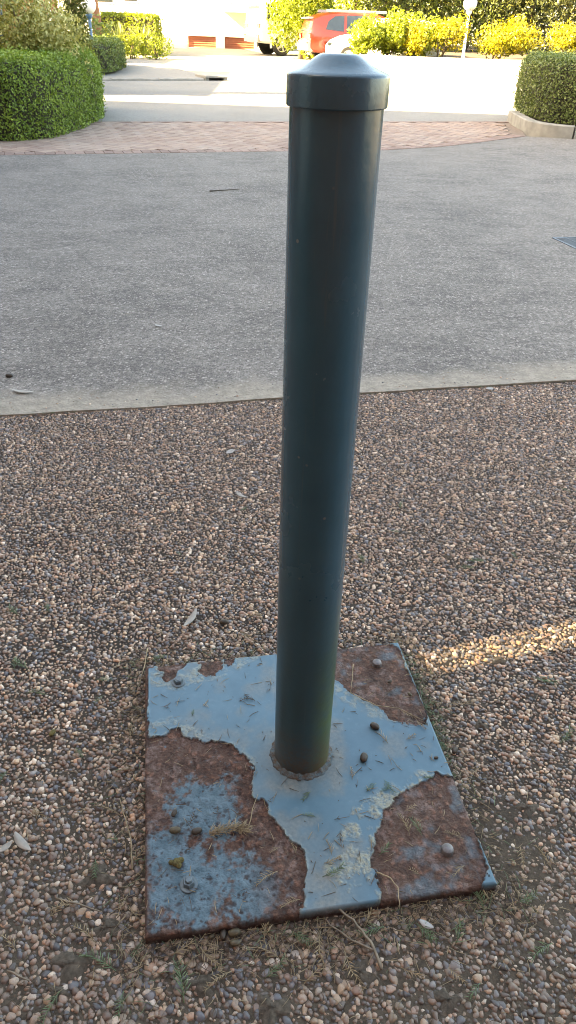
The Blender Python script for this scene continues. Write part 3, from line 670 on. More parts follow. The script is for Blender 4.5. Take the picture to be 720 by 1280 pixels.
# ================================================================== HEDGES, BUSHES, TREES
def leaf_cloud(P, Nn, size, aspect=.55, jit=.9, tint=None, fold=.25):
    n = len(P)
    d = Nn+rng.normal(0, jit, (n, 3)); d /= np.linalg.norm(d, axis=1)[:, None]+1e-9
    a = np.cross(d, rng.normal(0, 1, (n, 3))); a /= np.linalg.norm(a, axis=1)[:, None]+1e-9
    b = np.cross(d, a); s = (size*rng.uniform(.65, 1.3, n))[:, None]
    V = np.stack([P-a*s*.5, P+b*s*aspect*.5+d*s*fold*.3, P+a*s*.5, P-b*s*aspect*.5+d*s*fold*.3], 1)
    Q = np.arange(4*n).reshape(n, 4)
    t = rng.random(n) if tint is None else np.clip(tint, 0, 1)
    return V.reshape(-1, 3), Q, np.repeat(t, 4)
def seg_dist(P, poly):
    return -poly_sdf(P, np.array(poly))
def make_hedge(name, label, poly, h, mat, group=None, base=.0, leaf=.034, dens=1900, r=.16, seed=1, cat='hedge', ztop=None):
    """trimmed hedge: leaves laid over the rounded sides and top of a twiggy core"""
    root = empty(name, (np.mean([p[0] for p in poly]), np.mean([p[1] for p in poly]), g(np.mean([p[1] for p in poly]))+base)); tag(root, label, cat, group)
    off = np.array(root.location)
    poly = [np.array(p, float) for p in poly]; n = len(poly); Ps, Ns = [], []
    ht = lambda x, y: h+(0 if ztop is None else ztop(x, y))
    for i in range(n):
        a, b = poly[i], poly[(i+1) % n]; l = np.linalg.norm(b-a); k = int(l*h*dens)
        t = rng.random(k); zz = rng.random(k)*h; xy = a+(b-a)*t[:, None]; nn = np.array([b[1]-a[1], a[0]-b[0]])/l
        pull = np.where(zz > h-r, r-np.sqrt(np.clip(r*r-(zz-h+r)**2, 0, 1)), 0)-.03*np.sin(zz/h*3.1)
        xy = xy-nn*pull[:, None]
        up = np.where(zz > h-r, (zz-h+r)/r, 0)
        hh = ht(xy[:, 0], xy[:, 1])/h
        Ps.append(np.c_[xy, zz*hh]); Ns.append(np.c_[np.repeat(nn[None], k, 0)*(1-up*.8)[:, None], up])
    lo, hi = np.min(poly, 0), np.max(poly, 0); k = int((hi-lo).prod()*dens*1.25)
    xy = rng.uniform(lo, hi, (k, 2)); d = seg_dist(xy, poly); xy = xy[d > .02]; d = d[d > .02]
    zz = ht(xy[:, 0], xy[:, 1])-r+np.sqrt(np.clip(r*r-np.clip(r-d, 0, r)**2, 0, 1))
    Ps.append(np.c_[xy, zz]); Ns.append(np.c_[np.zeros((len(xy), 2)), np.ones(len(xy))])
    P = np.concatenate(Ps); Nn = np.concatenate(Ns)
    stray = (rng.random(len(P)) < .035)*rng.uniform(.02, .085, len(P)); P = P+Nn*stray[:, None]
    lump = fbm(P[:, 0]+P[:, 2]*.7, P[:, 1]+P[:, 2]*.5, seed, 2.4, 4)
    P = P+Nn*(lump*.055+rng.normal(-.012, .02, len(P)))[:, None]
    P[:, 2] += np.array([g(y) for y in P[:, 1]])+base
    tint = .5+.26*lump+.22*fbm(P[:, 0]+P[:, 2], P[:, 1]+P[:, 2]*.6, seed+30, 9, 2)+rng.normal(0, .2, len(P))
    V, Q, T = leaf_cloud(P-off, Nn, leaf, .6, .75, tint)
    link('foliage', mesh_np('foliage', V, Q, MAT[mat] if isinstance(mat, str) else mat, False, {'tint': T}), root)
    c = MB(); cen = np.mean(poly, 0)
    ins = [p+(cen-p)/np.linalg.norm(cen-p)*.07 for p in poly]; ins2 = [p+(cen-p)/np.linalg.norm(cen-p)*(.07+r*.55) for p in poly]
    v = [(x, y, g(y)+base-.02) for x, y in ins]+[(x, y, g(y)+base+ht(x, y)-r*.8) for x, y in ins]+[(x, y, g(y)+base+ht(x, y)-.06) for x, y in ins2]
    f = [(i, (i+1) % n, n+(i+1) % n, n+i) for i in range(n)]+[(n+i, n+(i+1) % n, 2*n+(i+1) % n, 2*n+i) for i in range(n)]+[tuple(range(2*n, 3*n))]
    c.add([(x-off[0], y-off[1], z-off[2]) for x, y, z in v], f); c.build('twigs', MAT['core'], root)
    return root
MAT['boxleaf'] = foliage('box_hedge_leaf', (.07, .125, .016), (.155, .245, .035), (.30, .40, .075))
MAT['boxleaf2'] = foliage('lilly_hedge_leaf', (.06, .095, .026), (.115, .165, .04), (.20, .25, .07))
MAT['boxleaf3'] = foliage('dull_hedge_leaf', (.065, .09, .026), (.125, .165, .048), (.23, .27, .095))
MAT['varieg'] = foliage('variegated_leaf', (.12, .135, .030), (.33, .32, .10), (.62, .56, .27))
MAT['yellowleaf'] = foliage('golden_leaf', (.07, .085, .010), (.26, .24, .02), (.50, .42, .04), transl=.3)
MAT['limeleaf'] = foliage('lime_leaf', (.10, .15, .015), (.20, .25, .025), (.32, .34, .05), transl=.3)
MAT['treeleaf'] = foliage('tree_leaf', (.035, .055, .012), (.08, .105, .022), (.17, .18, .05), transl=.25)
MAT['treedark'] = foliage('dark_tree_leaf', (.022, .032, .010), (.055, .065, .018), (.12, .12, .04), transl=.2)
MAT['strap'] = foliage('strap_leaf', (.08, .10, .05), (.15, .18, .08), (.28, .30, .14), transl=.2)

HL = [(-9, 9.75), (-5.4, 10.2), (-4.2, 10.40), (-3.72, 10.55), (-3.43, 10.95), (-3.29, 11.6), (-3.24, 12.4), (-3.25, 13.2), (-3.42, 14.1), (-3.75, 14.6), (-4.6, 14.9), (-4.75, 13.2), (-4.8, 12.0), (-5.6, 11.6), (-9, 11.1)]
make_hedge('hedge', 'large rounded box hedge in the left foreground curving beside the brick paving', HL, .93, 'boxleaf', 'clipped hedges', dens=3400, leaf=.033, r=.26, seed=3)
H2 = [(-9.5, 20.3), (-6.4, 20.9), (-5.55, 21.2), (-5.15, 21.8), (-5.0, 22.6), (-5.1, 24.2), (-5.5, 25.6), (-6.3, 26.2), (-9.5, 26.4)]
make_hedge('hedge', 'smaller mid green clipped hedge beyond the large left hedge, by the blue lamp post', H2, .66, 'boxleaf2', 'clipped hedges', base=.1, dens=900, leaf=.055, seed=5)
HR = [(4.0, 13.35), (4.45, 13.03), (6.0, 12.85), (12, 12.2), (12, 16.2), (4.6, 16.2), (4.02, 15.7), (3.86, 14.8), (3.86, 13.9)]
make_hedge('hedge', 'dull green box hedge behind the concrete kerb on the right', HR, .86, 'boxleaf3', 'clipped hedges', base=.17, dens=2600, leaf=.038, seed=8)

def blob_bush(name, label, clumps, mat, n, leaf, cat='bush', group=None, stems=4, jit=1.1, aspect=.5, stemmat='bark', shell=.45, gap=.08):
    x, y = clumps[0][0], clumps[0][1]; root = empty(name, (x, y, g(y))); tag(root, label, cat, group); off = np.array(root.location)
    Ps, Ns = [], []; tot = sum(c[3]*c[4]*c[5] for c in clumps)**1.0
    for (cx, cy, cz, rx, ry, rz) in clumps:
        k = int(n*rx*ry*rz/tot); d = rng.normal(0, 1, (k, 3)); d /= np.linalg.norm(d, axis=1)[:, None]
        r = (1-shell*rng.random(k)**1.6)[:, None]
        lum = (1+.16*fbm(d[:, 0]*1.7+cx, d[:, 1]*1.7+d[:, 2]*2.1, int(abs(cx*37)) % 50, 1.6, 3))[:, None]
        Ps.append(np.array([cx, cy, cz])+d*r*lum*np.array([rx, ry, rz])); Ns.append(d+np.array([0, 0, .25]))
    P = np.concatenate(Ps); Nn = np.concatenate(Ns); P = P+Nn*(.16*fbm(P[:, 0]*1.3+P[:, 1], P[:, 2]*1.3+P[:, 1]*.7, 23, 2.6, 3)*min(1.3, clumps[0][5]*2.2))[:, None]
    ok = (P[:, 2] > g(y)+.02) & (fbm(P[:, 0]+P[:, 1]*.8, P[:, 2]+P[:, 1]*.5, 61, 4.2, 3) > gap-.4*rng.random(len(P))); P, Nn = P[ok], Nn[ok]
    tint = .5+.3*fbm(P[:, 0], P[:, 1]+P[:, 2]*1.3, 9, 2.2, 3)+rng.normal(0, .22, len(P))
    V, Q, T = leaf_cloud(P-off, Nn, leaf, aspect, jit, tint)
    link('crown', mesh_np('crown', V, Q, MAT[mat], False, {'tint': T}), root)
    for k in range(stems):
        c = clumps[k % len(clumps)]; b = Vector((x+random.uniform(-.12, .12)*c[3], y+random.uniform(-.12, .12), g(y)-.03)); e = Vector((c[0]+random.uniform(-.4, .4)*c[3], c[1]+random.uniform(-.4, .4)*c[4], c[2]+random.uniform(-.1, .5)*c[5]))
        m = b.lerp(e, .5)+Vector((random.uniform(-.08, .08), random.uniform(-.08, .08), .1)); rr = .018+.012*c[5]
        mb = MB(); mb.tube([Vector(q)-Vector(off) for q in (b, m, e)], [rr, rr*.75, rr*.35], 6); mb.build('stem' if stems > 1 else 'trunk', MAT[stemmat], root, smooth=True)
    return root
def X(px, y, py=60): return at_y(px, py, y).x
# variegated bush behind the big hedge
blob_bush('variegated_bush', 'large variegated cream and green bush rising behind the big left hedge',
    [(X(52, 12.9), 12.9, 1.12, .62, .6, .62), (X(15, 12.7), 12.7, 1.25, .75, .65, .75), (X(72, 13.2), 13.2, 1.0, .42, .5, .55), (X(-40, 12.5), 12.5, 1.3, .9, .7, .8), (X(32, 13.6), 13.6, 1.35, .75, .6, .7), (X(45, 12.8), 12.8, .8, .75, .55, .5)], 'varieg', 24000, .062, stems=7, shell=.5)
def tree(name, label, x, y, h, rad, mat, n, leaf, group=None, low=.8, cat='tree', tr=.12, stemmat='bark'):
    gz = g(y); root = empty(name, (x, y, gz)); tag(root, label, cat, group)
    mb = MB(); tw = [Vector((0, 0, -.05)), Vector((.05*rad, .03, h*.25)), Vector((-.04*rad, 0, h*.55)), Vector((0, .05, h*.85))]
    mb.tube(tw, [tr, tr*.8, tr*.5, tr*.15], 8)
    cl = []
    for k in range(9):
        a = k*2.4; z = low+(h-low)*(.1+.85*(k+.5)/9); rr = rad*(.55+.35*math.sin(math.pi*min(1, (z-low)/(h-low)*.8+.15)))
        c = Vector((math.cos(a)*rad*.45, math.sin(a)*rad*.45, z)); cl.append((c.x, c.y, c.z, rr*.72, rr*.72, (h-low)*.19))
        mb.tube([Vector((0, 0, max(.3, z-.9))), c*.5+Vector((0, 0, z*.48)), c], [tr*.4, tr*.25, tr*.08], 5)
    mb.build('trunk', MAT[stemmat], root, smooth=True)
    Ps, Ns = [], []
    for (cx, cy, cz, rx, ry, rz) in cl:
        k = n//9; d = rng.normal(0, 1, (k, 3)); d /= np.linalg.norm(d, axis=1)[:, None]; r = (1-.6*rng.random(k)**1.5)[:, None]
        lum = (1+.2*fbm(d[:, 0]*1.7+cx, d[:, 1]*1.7+d[:, 2]*2.1, int(abs(cx*37+x*11)) % 50, 1.6, 3))[:, None]
        Ps.append(np.array([cx, cy, cz])+d*r*lum*np.array([rx, ry, rz])); Ns.append(d+np.array([0, 0, .3]))
    P = np.concatenate(Ps); Nn = np.concatenate(Ns); ok = P[:, 2] > .03; P, Nn = P[ok], Nn[ok]
    tint = .5+.35*fbm(P[:, 0]+x, P[:, 1]+P[:, 2]*1.3, 9, 1.1, 3)+rng.normal(0, .2, len(P))
    V, Q, T = leaf_cloud(P, Nn, leaf, .5, 1.1, tint); link('crown', mesh_np('crown', V, Q, MAT[mat], False, {'tint': T}), root)
    return root

# the planting across the drive, left to right
GB = 27.8                                                           # the raised bed: front of its low wall
wall = MB(); bz = g(GB)
wtop = at_y(480, 69.5, GB).z
xw0, xw1 = X(447, GB), 13.0
tag(MB().box((xw0, GB, bz-.1), (xw1, GB+.22, wtop), ch=.015).build('bed_wall', MAT['bedwall']), 'low pale concrete wall in front of the golden bushes', 'garden wall')
sheet('garden_bed', [(xw0+.02, GB+.2), (30, GB+.2), (30, 44), (X(500, 36), 44), (xw0+.02, 30.2)], wtop-bz-.06, MAT['soil'])
by_ = GB+.9
def bush_at(px0, px1, ptop, pbot, y, mat, n, leaf, label, group, lumps=4, depth=.7):
    x0b, x1b = X(px0, y), X(px1, y); zt = at_y((px0+px1)/2, ptop, y).z; zb = at_y((px0+px1)/2, pbot, y).z
    w_, h_ = (x1b-x0b)/2, (zt-zb)/2; cl = []
    for k in range(lumps):
        fx = -.62+1.24*(k+.5)/lumps; cl.append(((x0b+x1b)/2+fx*w_, y+random.uniform(-.2, .2)*depth, zb+h_*(1.0+random.uniform(-.22, .22)), w_*(.62 if lumps > 1 else 1), depth, h_*random.uniform(.82, 1.0)))
    return blob_bush('golden_bush' if mat == 'yellowleaf' else 'green_bush', label, cl, mat, n, leaf, 'bush', group, stems=5, shell=.65)
gg = 'golden bushes in the raised bed'
bush_at(437, 480, 20, 69, by_+.1, 'limeleaf', 5200, .11, 'lime yellow bush hiding the front of the orange red car', gg, 4)
bush_at(474, 506, 6, 70, by_+.2, 'limeleaf', 6500, .11, 'low green bush between the car and the golden bushes', gg, 3)
bush_at(498, 552, 18, 70, by_+.6, 'limeleaf', 6000, .10, 'low green bush behind the narrow golden bush', gg, 4)
bush_at(503, 532, 22, 70, by_, 'yellowleaf', 2800, .10, 'narrow upright golden bush left of the white lamp post', gg, 3)
bush_at(536, 582, 17, 70, by_+.1, 'yellowleaf', 3800, .10, 'bright golden bush touching the white lamp post on its left', gg, 4)
bush_at(594, 672, 24, 71, by_+.1, 'yellowleaf', 5600, .10, 'widest golden bush just right of the white lamp post', gg, 6)
bush_at(684, 740, 26, 74, by_+.3, 'yellowleaf', 4200, .10, 'golden bush above the right hedge at the picture edge', gg, 4)
tg = 'trees behind the raised bed'
tree('tree', 'sunlit lime green tree screening the white four wheel drive', X(377, 34), 34.3, 6.5, 1.55, 'limeleaf', 22000, .14, None, low=-.1, tr=.14)
tree('tree', 'leafy green tree behind the roof of the orange red car', X(440, 38), 38.5, 8, 2.6, 'limeleaf', 12000, .17, tg, low=.3)
tree('tree', 'green tree behind the low green bush', X(505, 35), 35.5, 8, 2.1, 'treeleaf', 11000, .16, tg, low=.1)
tree('tree', 'dense green tree directly behind the white lamp post', X(580, 36), 36, 8, 2.4, 'treeleaf', 12000, .16, tg, low=.1)
tree('tree', 'dark olive tree behind the widest golden bush', X(650, 36), 35.5, 8, 2.4, 'treedark', 12000, .16, tg, low=.2)
tree('tree', 'dark olive tree behind the right hedge', X(722, 35), 35, 8, 2.6, 'treedark', 11000, .16, tg, low=.2)
tree('tree', 'shadowy tree filling the gap right of the lamp post', X(612, 41), 41, 9, 3.2, 'treedark', 10000, .2, tg, low=.1)
tree('tree', 'tall tree farthest back behind the car', X(475, 44), 44, 10, 3.4, 'treeleaf', 9000, .22, tg, low=.1)
tree('tree', 'tall tree farthest back at the right edge', X(700, 43), 43, 10, 3.6, 'treedark', 9000, .22, tg, low=.1)
tree('tree', 'tall tree farthest back behind the golden bushes', X(550, 44), 45, 10, 3.6, 'treedark', 9000, .22, tg, low=.1)

# left side beyond the hedges
tree('creeper_tree', 'narrow dark green tree standing between the variegated bush and the left lamp', X(96, 17.5), 17.6, 4.0, .30, 'treeleaf', 11000, .06, None, low=.2, tr=.05)
blob_bush('lime_shrub', 'lime green shrub at the foot of the narrow tree', [(X(100, 18.6), 18.6, .62, .32, .35, .4), (X(92, 18.5), 18.4, .55, .3, .3, .35)], 'limeleaf', 900, .08)
blob_bush('green_shrub', 'green shrub behind the smaller hedge beside the blue lamp post', [(X(112, 27), 27.5, 1.15, .9, .6, .5), (X(98, 27), 27.5, 1.2, .8, .6, .5)], 'boxleaf2', 1800, .10)
rt = empty('bare_trunk', (X(122, 29), 29.2, g(29.2))); tag(rt, 'slim reddish brown tree trunk behind the left lamp globe', 'tree trunk')
mb = MB(); mb.tube([(0, 0, -.1), (.0, 0, 1.2), (-.12, 0, 2.4), (-.22, .05, 4.0), (-.1, .1, 5.6)], [.17, .15, .14, .12, .07], 10); mb.build('trunk', MAT['barkred'], rt, smooth=True)
d = rng.normal(0, 1, (3500, 3)); d /= np.linalg.norm(d, axis=1)[:, None]; P = np.array([-.1, .1, 6.3])+d*np.array([1.6, 1.6, 1.1])*(1-.6*rng.random((3500, 1)))
Vv, Qq, Tt = leaf_cloud(P, d, .16); link('crown', mesh_np('crown', Vv, Qq, MAT['treeleaf'], False, {'tint': Tt}), rt)
yb = [(X(128, 34), 33.4), (X(196, 33), 33.0), (X(198, 33), 33.9), (X(184, 35), 35.2), (X(124, 35), 35.4)]
make_hedge('hedge', 'sunlit yellow green hedge in front of the white building', yb, 1.25, 'limeleaf', 'clipped hedges', base=.05, dens=420, leaf=.09, seed=12)
def strap_plant(px, y, h, label):
    x = X(px, y); root = empty('strap_leaf_plant', (x, y, g(y))); tag(root, label, 'plant', 'strap leaf plants before the sunlit hedge')
    V = []; Fq = []; T = []
    for k in range(46):
        a = random.uniform(0, 6.28); L = h*random.uniform(.7, 1.15); sp = random.uniform(.15, .75); wd = .03
        pts = [Vector((0, 0, .05)), Vector((math.cos(a)*L*sp*.4, math.sin(a)*L*sp*.4, L*.6)), Vector((math.cos(a)*L*sp, math.sin(a)*L*sp, L*(1-.3*sp)))]
        s = Vector((-math.sin(a), math.cos(a), 0))*wd; b = len(V)
        V += [pts[0]-s*.6, pts[0]+s*.6, pts[1]+s, pts[1]-s, pts[2]+s*.15, pts[2]-s*.15]; Fq += [(b, b+1, b+2, b+3), (b+3, b+2, b+4, b+5)]; T += [random.random()]*6
    link('leaves', mesh_np('leaves', np.array([tuple(v) for v in V]), np.array(Fq), MAT['strap'], False, {'tint': np.array(T)}), root)
strap_plant(150, 31.2, 1.15, 'spiky strap leaf plant left of the pair before the sunlit hedge')
strap_plant(178, 31.0, 1.1, 'spiky strap leaf plant right of the pair before the sunlit hedge')
for px, wd, lab in ((164, .55, 'low pale shrub between the two spiky plants'), (192, .7, 'round yellow green shrub at the right end of the sunlit bed'), (134, .6, 'pale shrub at the left end of the sunlit bed')):
    x = X(px, 30.6); blob_bush('low_shrub', lab, [(x, 30.7, g(30.7)+.38, wd, .5, .42)], 'limeleaf', 1100, .09, group='low shrubs in the sunlit bed')

# ================================================================== LAMP POSTS
def lamp_post(px, py, y, d, label, mat, foot=None, lean=0.0):
    c = at_y(px, py, y); gz = g(y) if foot is None else foot
    root = empty('lamp_post', (c.x-lean*(c.z-gz), y, gz)); tag(root, label, 'lamp post', 'globe lamp posts'); h = c.z-gz; r = d/2
    root.rotation_euler = (0, math.atan(lean), 0)
    mb = MB(); mb.lathe([(.11, -.05), (.11, .02), (.075, .05), (.05, .08), (.042, h-r-.12), (.042, h-r-.04)], 20); mb.build('pole', MAT[mat], root, angle=R(40))
    mb = MB(); mb.lathe([(.045, h-r-.10), (.085, h-r-.06), (.095, h-r-.01), (.075, h-r+.02)], 20); mb.build('collar', MAT[mat], root, angle=R(40))
    mb = MB(); mb.lathe([(r*math.cos(t), h+r*math.sin(t)) for t in [R(-88+176*k/16) for k in range(17)]], 28); mb.build('globe', MAT['globe'], root, smooth=True)
lamp_post(110, 6, 23.6, .42, 'blue lamp post with white globe behind the smaller left hedge', 'blue')
lamp_post(119, 17, 30.0, .36, 'small distant globe lamp beside the reddish trunk', 'blue')
lamp_post(588, 4, 30.2, .46, 'white lamp post with globe among the golden bushes on the right', 'whitepaint', foot=g(GB)+wtop-bz-.06, lean=.0)
c = at_y(2, 19, 14.2)
lp = empty('blue_post', (c.x-.02, 14.2, .0)); tag(lp, 'blue grey post cut off by the top left corner of the picture', 'post')
mb = MB(); mb.box((-.045, -.045, 0), (.045, .045, 2.4), ch=.01); mb.build('shaft', MAT['blue'], lp); MB().box((-.075, -.075, 2.4), (.075, .075, 2.5), ch=.02).build('cap', MAT['dark'], lp)

# ================================================================== WHITE BUILDING WITH GARAGES
BY = 42.0; bg_ = empty('apartment_building', (X(250, BY), BY, g(BY))); tag(bg_, 'white rendered apartment building with two terracotta garage doors and a railed balcony', 'building')
ox = bg_.location.x; lx = lambda px: X(px, BY)-ox; lz = lambda px, py: at_y(px, py, BY).z-bg_.location.z
gt = lz(252, 45); gt2 = lz(300, 46.5)
g1 = (lx(233), lx(270)); g2 = (lx(281), lx(318)); W0, W1 = lx(60), lx(350)
D = .35
wm = MB()
for a, b in ((W0, g1[0]), (g1[1], g2[0]), (g2[1], W1)): wm.box((a, 0, -.3), (b, D, gt))
wm.build('pier', MAT['white'], bg_)
MB().box((W0, .002, gt), (W1, D, gt+2.9)).build('wall', MAT['white'], bg_)
MB().box((W0, D, -.3), (W1, 9, 6.2)).build('back_wall', MAT['white'], bg_)
MB().box((W0, .004, gt+2.9+1.1), (W1, D, 6.2)).build('upper_wall', MAT['white'], bg_)
for a, b in (g1, g2):
    dr = MB().box((a, .14, -.3), (b, .20, gt)).build('garage_door', MAT['terracotta'], bg_)
    for k in range(5):
        z = -.02+(gt-.02)*k/5
        MB().box((a+.02, .115, z+.02), (b-.02, .139, z+(gt-.02)/5-.02), ch=.008).build('panel', MAT['terracotta'], dr)
for px0, px1, py in ((124, 146, 2), (160, 176, 1)):
    a, b = lx(px0), lx(px1); z = lz(px0, py)
    wf = MB().box((a-.06, -.03, z-.06), (b+.06, .0015, z+1.2)).build('window', MAT['whitepaint'], bg_)
    MB().box((a, -.038, z), (b, -.0305, z+1.14)).build('pane', MAT['glass'], wf)
zb = lz(300, 8); MB().box((lx(281), -1.2, zb-.25), (W1, -.001, zb-.1)).build('balcony_slab', MAT['white'], bg_)
rl = MB()
for k in range(3): rl.box((lx(281), -1.18, zb+.05+k*.22), (W1, -1.14, zb+.09+k*.22))
for k in range(7): x = lx(281)+(W1-lx(281))*k/6; rl.box((x-.02, -1.17, zb-.1), (x+.02, -1.145, zb+.6))
rl.build('railing', MAT['kerb'], bg_)
MB().box((W0-.4, -.5, 6.2), (W1+.4, 9.4, 6.4)).build('roof', MAT['tile'], bg_)
# small white steps and a low wall beside the first garage
sm = empty('entrance_steps', (X(212, 40.6), 40.6, g(40.6))); tag(sm, 'low white entrance steps left of the first garage door', 'steps')
for k in range(3): MB().box((-.8, .26*k, -.1), (.8, .26*(k+1)-.003, .16*(k+1))).build('step', MAT['white'], sm)
# red brick house glimpsed at the top left
hb = empty('brick_house', (X(66, 33.5), 33.5, g(33)), R(17)); tag(hb, 'red brick house wall with white corner post glimpsed above the variegated bush', 'house')
MB().box((-7, 0, -.2), (.42, 6, 5.2)).build('wall', MAT['brickwall'], hb)
MB().box((-.02, -.12, -.2), (.10, -.001, 5.2)).build('corner_post', MAT['whitepaint'], hb)
MB().box((.36, -.12, -.2), (.48, -.001, 5.2)).build('corner_post', MAT['whitepaint'], hb)
MB().box((-7.3, -.5, 5.2), (1.0, 6.4, 5.45)).build('roof', MAT['tile'], hb)
wf = MB().box((-4.2, -.05, 1.0), (-2.6, -.001, 2.3)).build('window', MAT['whitepaint'], hb); MB().box((-4.1, -.06, 1.1), (-2.7, -.051, 2.2)).build('pane', MAT['glass'], wf)

# ================================================================== KERBS AND DRAINS
kb = empty('road_kerb', (-2.2, 21.9, g(21.9))); tag(kb, 'concrete kerb along the shaded far footpath, ending at a drain inlet', 'kerb')
A = Vector((-2.55, 21.8, 0)); dirk = Vector((-.909, -.416, 0)); ang = math.atan2(dirk.y, dirk.x)
for k in range(6):
    c = A+dirk*(1.2*k+.6)
    o = MB().box((-.596, -.14, -.1), (.596, .0, .05), ch=.02).mesh('kerb_block', MAT['kerb'])
    link('kerb_block', o, kb, (c.x-kb.location.x, c.y-kb.location.y, g(c.y)-kb.location.z), ang)
il = empty('drain_inlet', (-2.25, 21.95, g(21.95))); il.rotation_euler = (0, 0, ang-math.pi); tag(il, 'kerb drain inlet with a dark mouth at the end of the far kerb', 'drain')
MB().box((-.3, .0, .06), (.3, .9, .11), ch=.015).build('lintel', MAT['kerb'], il)
MB().box((-.3, .03, -.05), (-.2, .9, .0595), ch=.0).build('cheek', MAT['kerb'], il); MB().box((.2, .03, -.05), (.3, .9, .0595)).build('cheek', MAT['kerb'], il)
MB().box((-.199, .2, -.05), (.199, .85, .058)).build('mouth', MAT['dark'], il)
kr = empty('hedge_kerb', (3.75, 13.4, 0)); tag(kr, 'curved concrete kerb at the foot of the right hedge', 'kerb')
def curved_block(pts, wd, h):
    pts = [Vector((x, y, 0)) for x, y in pts]; L = []; Rr = []
    for i, p in enumerate(pts):
        t = (pts[min(i+1, len(pts)-1)]-pts[max(i-1, 0)]).normalized(); nrm = Vector((-t.y, t.x, 0)); L.append(p); Rr.append(p+nrm*wd)
    mb = MB(); n = len(pts); v = []; off = kr.location
    for p, q in zip(L, Rr):
        z = g(p.y)-.05; zt = g(p.y)+h; c = (q-p).normalized()*.015
        v += [(p.x-off.x, p.y-off.y, z), (p.x-off.x, p.y-off.y, zt-.015), (p.x+c.x-off.x, p.y+c.y-off.y, zt), (q.x-off.x, q.y-off.y, zt), (q.x-off.x, q.y-off.y, z)]
    f = [(i*5+k, (i+1)*5+k, (i+1)*5+k+1, i*5+k+1) for i in range(n-1) for k in range(4)]+[(0, 1, 2, 3, 4), tuple((n-1)*5+k for k in range(5))[::-1]]
    mb.add(v, f); return mb.build('kerb_block', MAT['kerb'], kr, angle=R(35))
c0 = Vector((4.35, 13.62)); arc = [(c0.x+.66*math.cos(R(t)), c0.y+.66*1.12*math.sin(R(t))) for t in range(175, 258, 8)]+[(4.275, 12.872)]
curved_block([(3.74, 15.0), (3.70, 14.3)]+arc, .15, .175)
curved_block([(4.30, 12.865), (4.8, 12.80), (5.6, 12.70)], .15, .16)
curved_block([(5.62, 12.698), (6.5, 12.6), (7.6, 12.48)], .15, .16)
# drain grate at the right edge
gr = empty('drain_grate', (2.02, 6.04, .003), math.atan2(.05, .21)); tag(gr, 'blue grey metal drain grate set in the concrete at the right edge', 'drain grate')
GW, GD = .55, .40
MB().box((0, -GD, -.06), (GW, 0, -.05)).build('pit', MAT['pit'], gr)
for a, b in (((0, -.02, -.04), (GW, 0, .005)), ((0, -GD, -.04), (GW, -GD+.02, .005)), ((0, -GD+.0205, -.04), (.02, -.0205, .004)), ((GW-.02, -GD+.0205, -.04), (GW, -.0205, .004))): MB().box(a, b).build('frame', MAT['grate'], gr)
bar = MB().box((.021, -.004, -.03), (GW-.021, .004, .0035)).mesh('bar', MAT['grate']); rod = MB().box((-.004, -GD+.021, -.012), (.004, -.021, .0045)).mesh('cross_rod', MAT['grate'])
for k in range(11): link('bar', bar, gr, (0, -.05-.03*k, 0))
for k in range(4): link('cross_rod', rod, gr, (.11+.11*k, 0, 0))

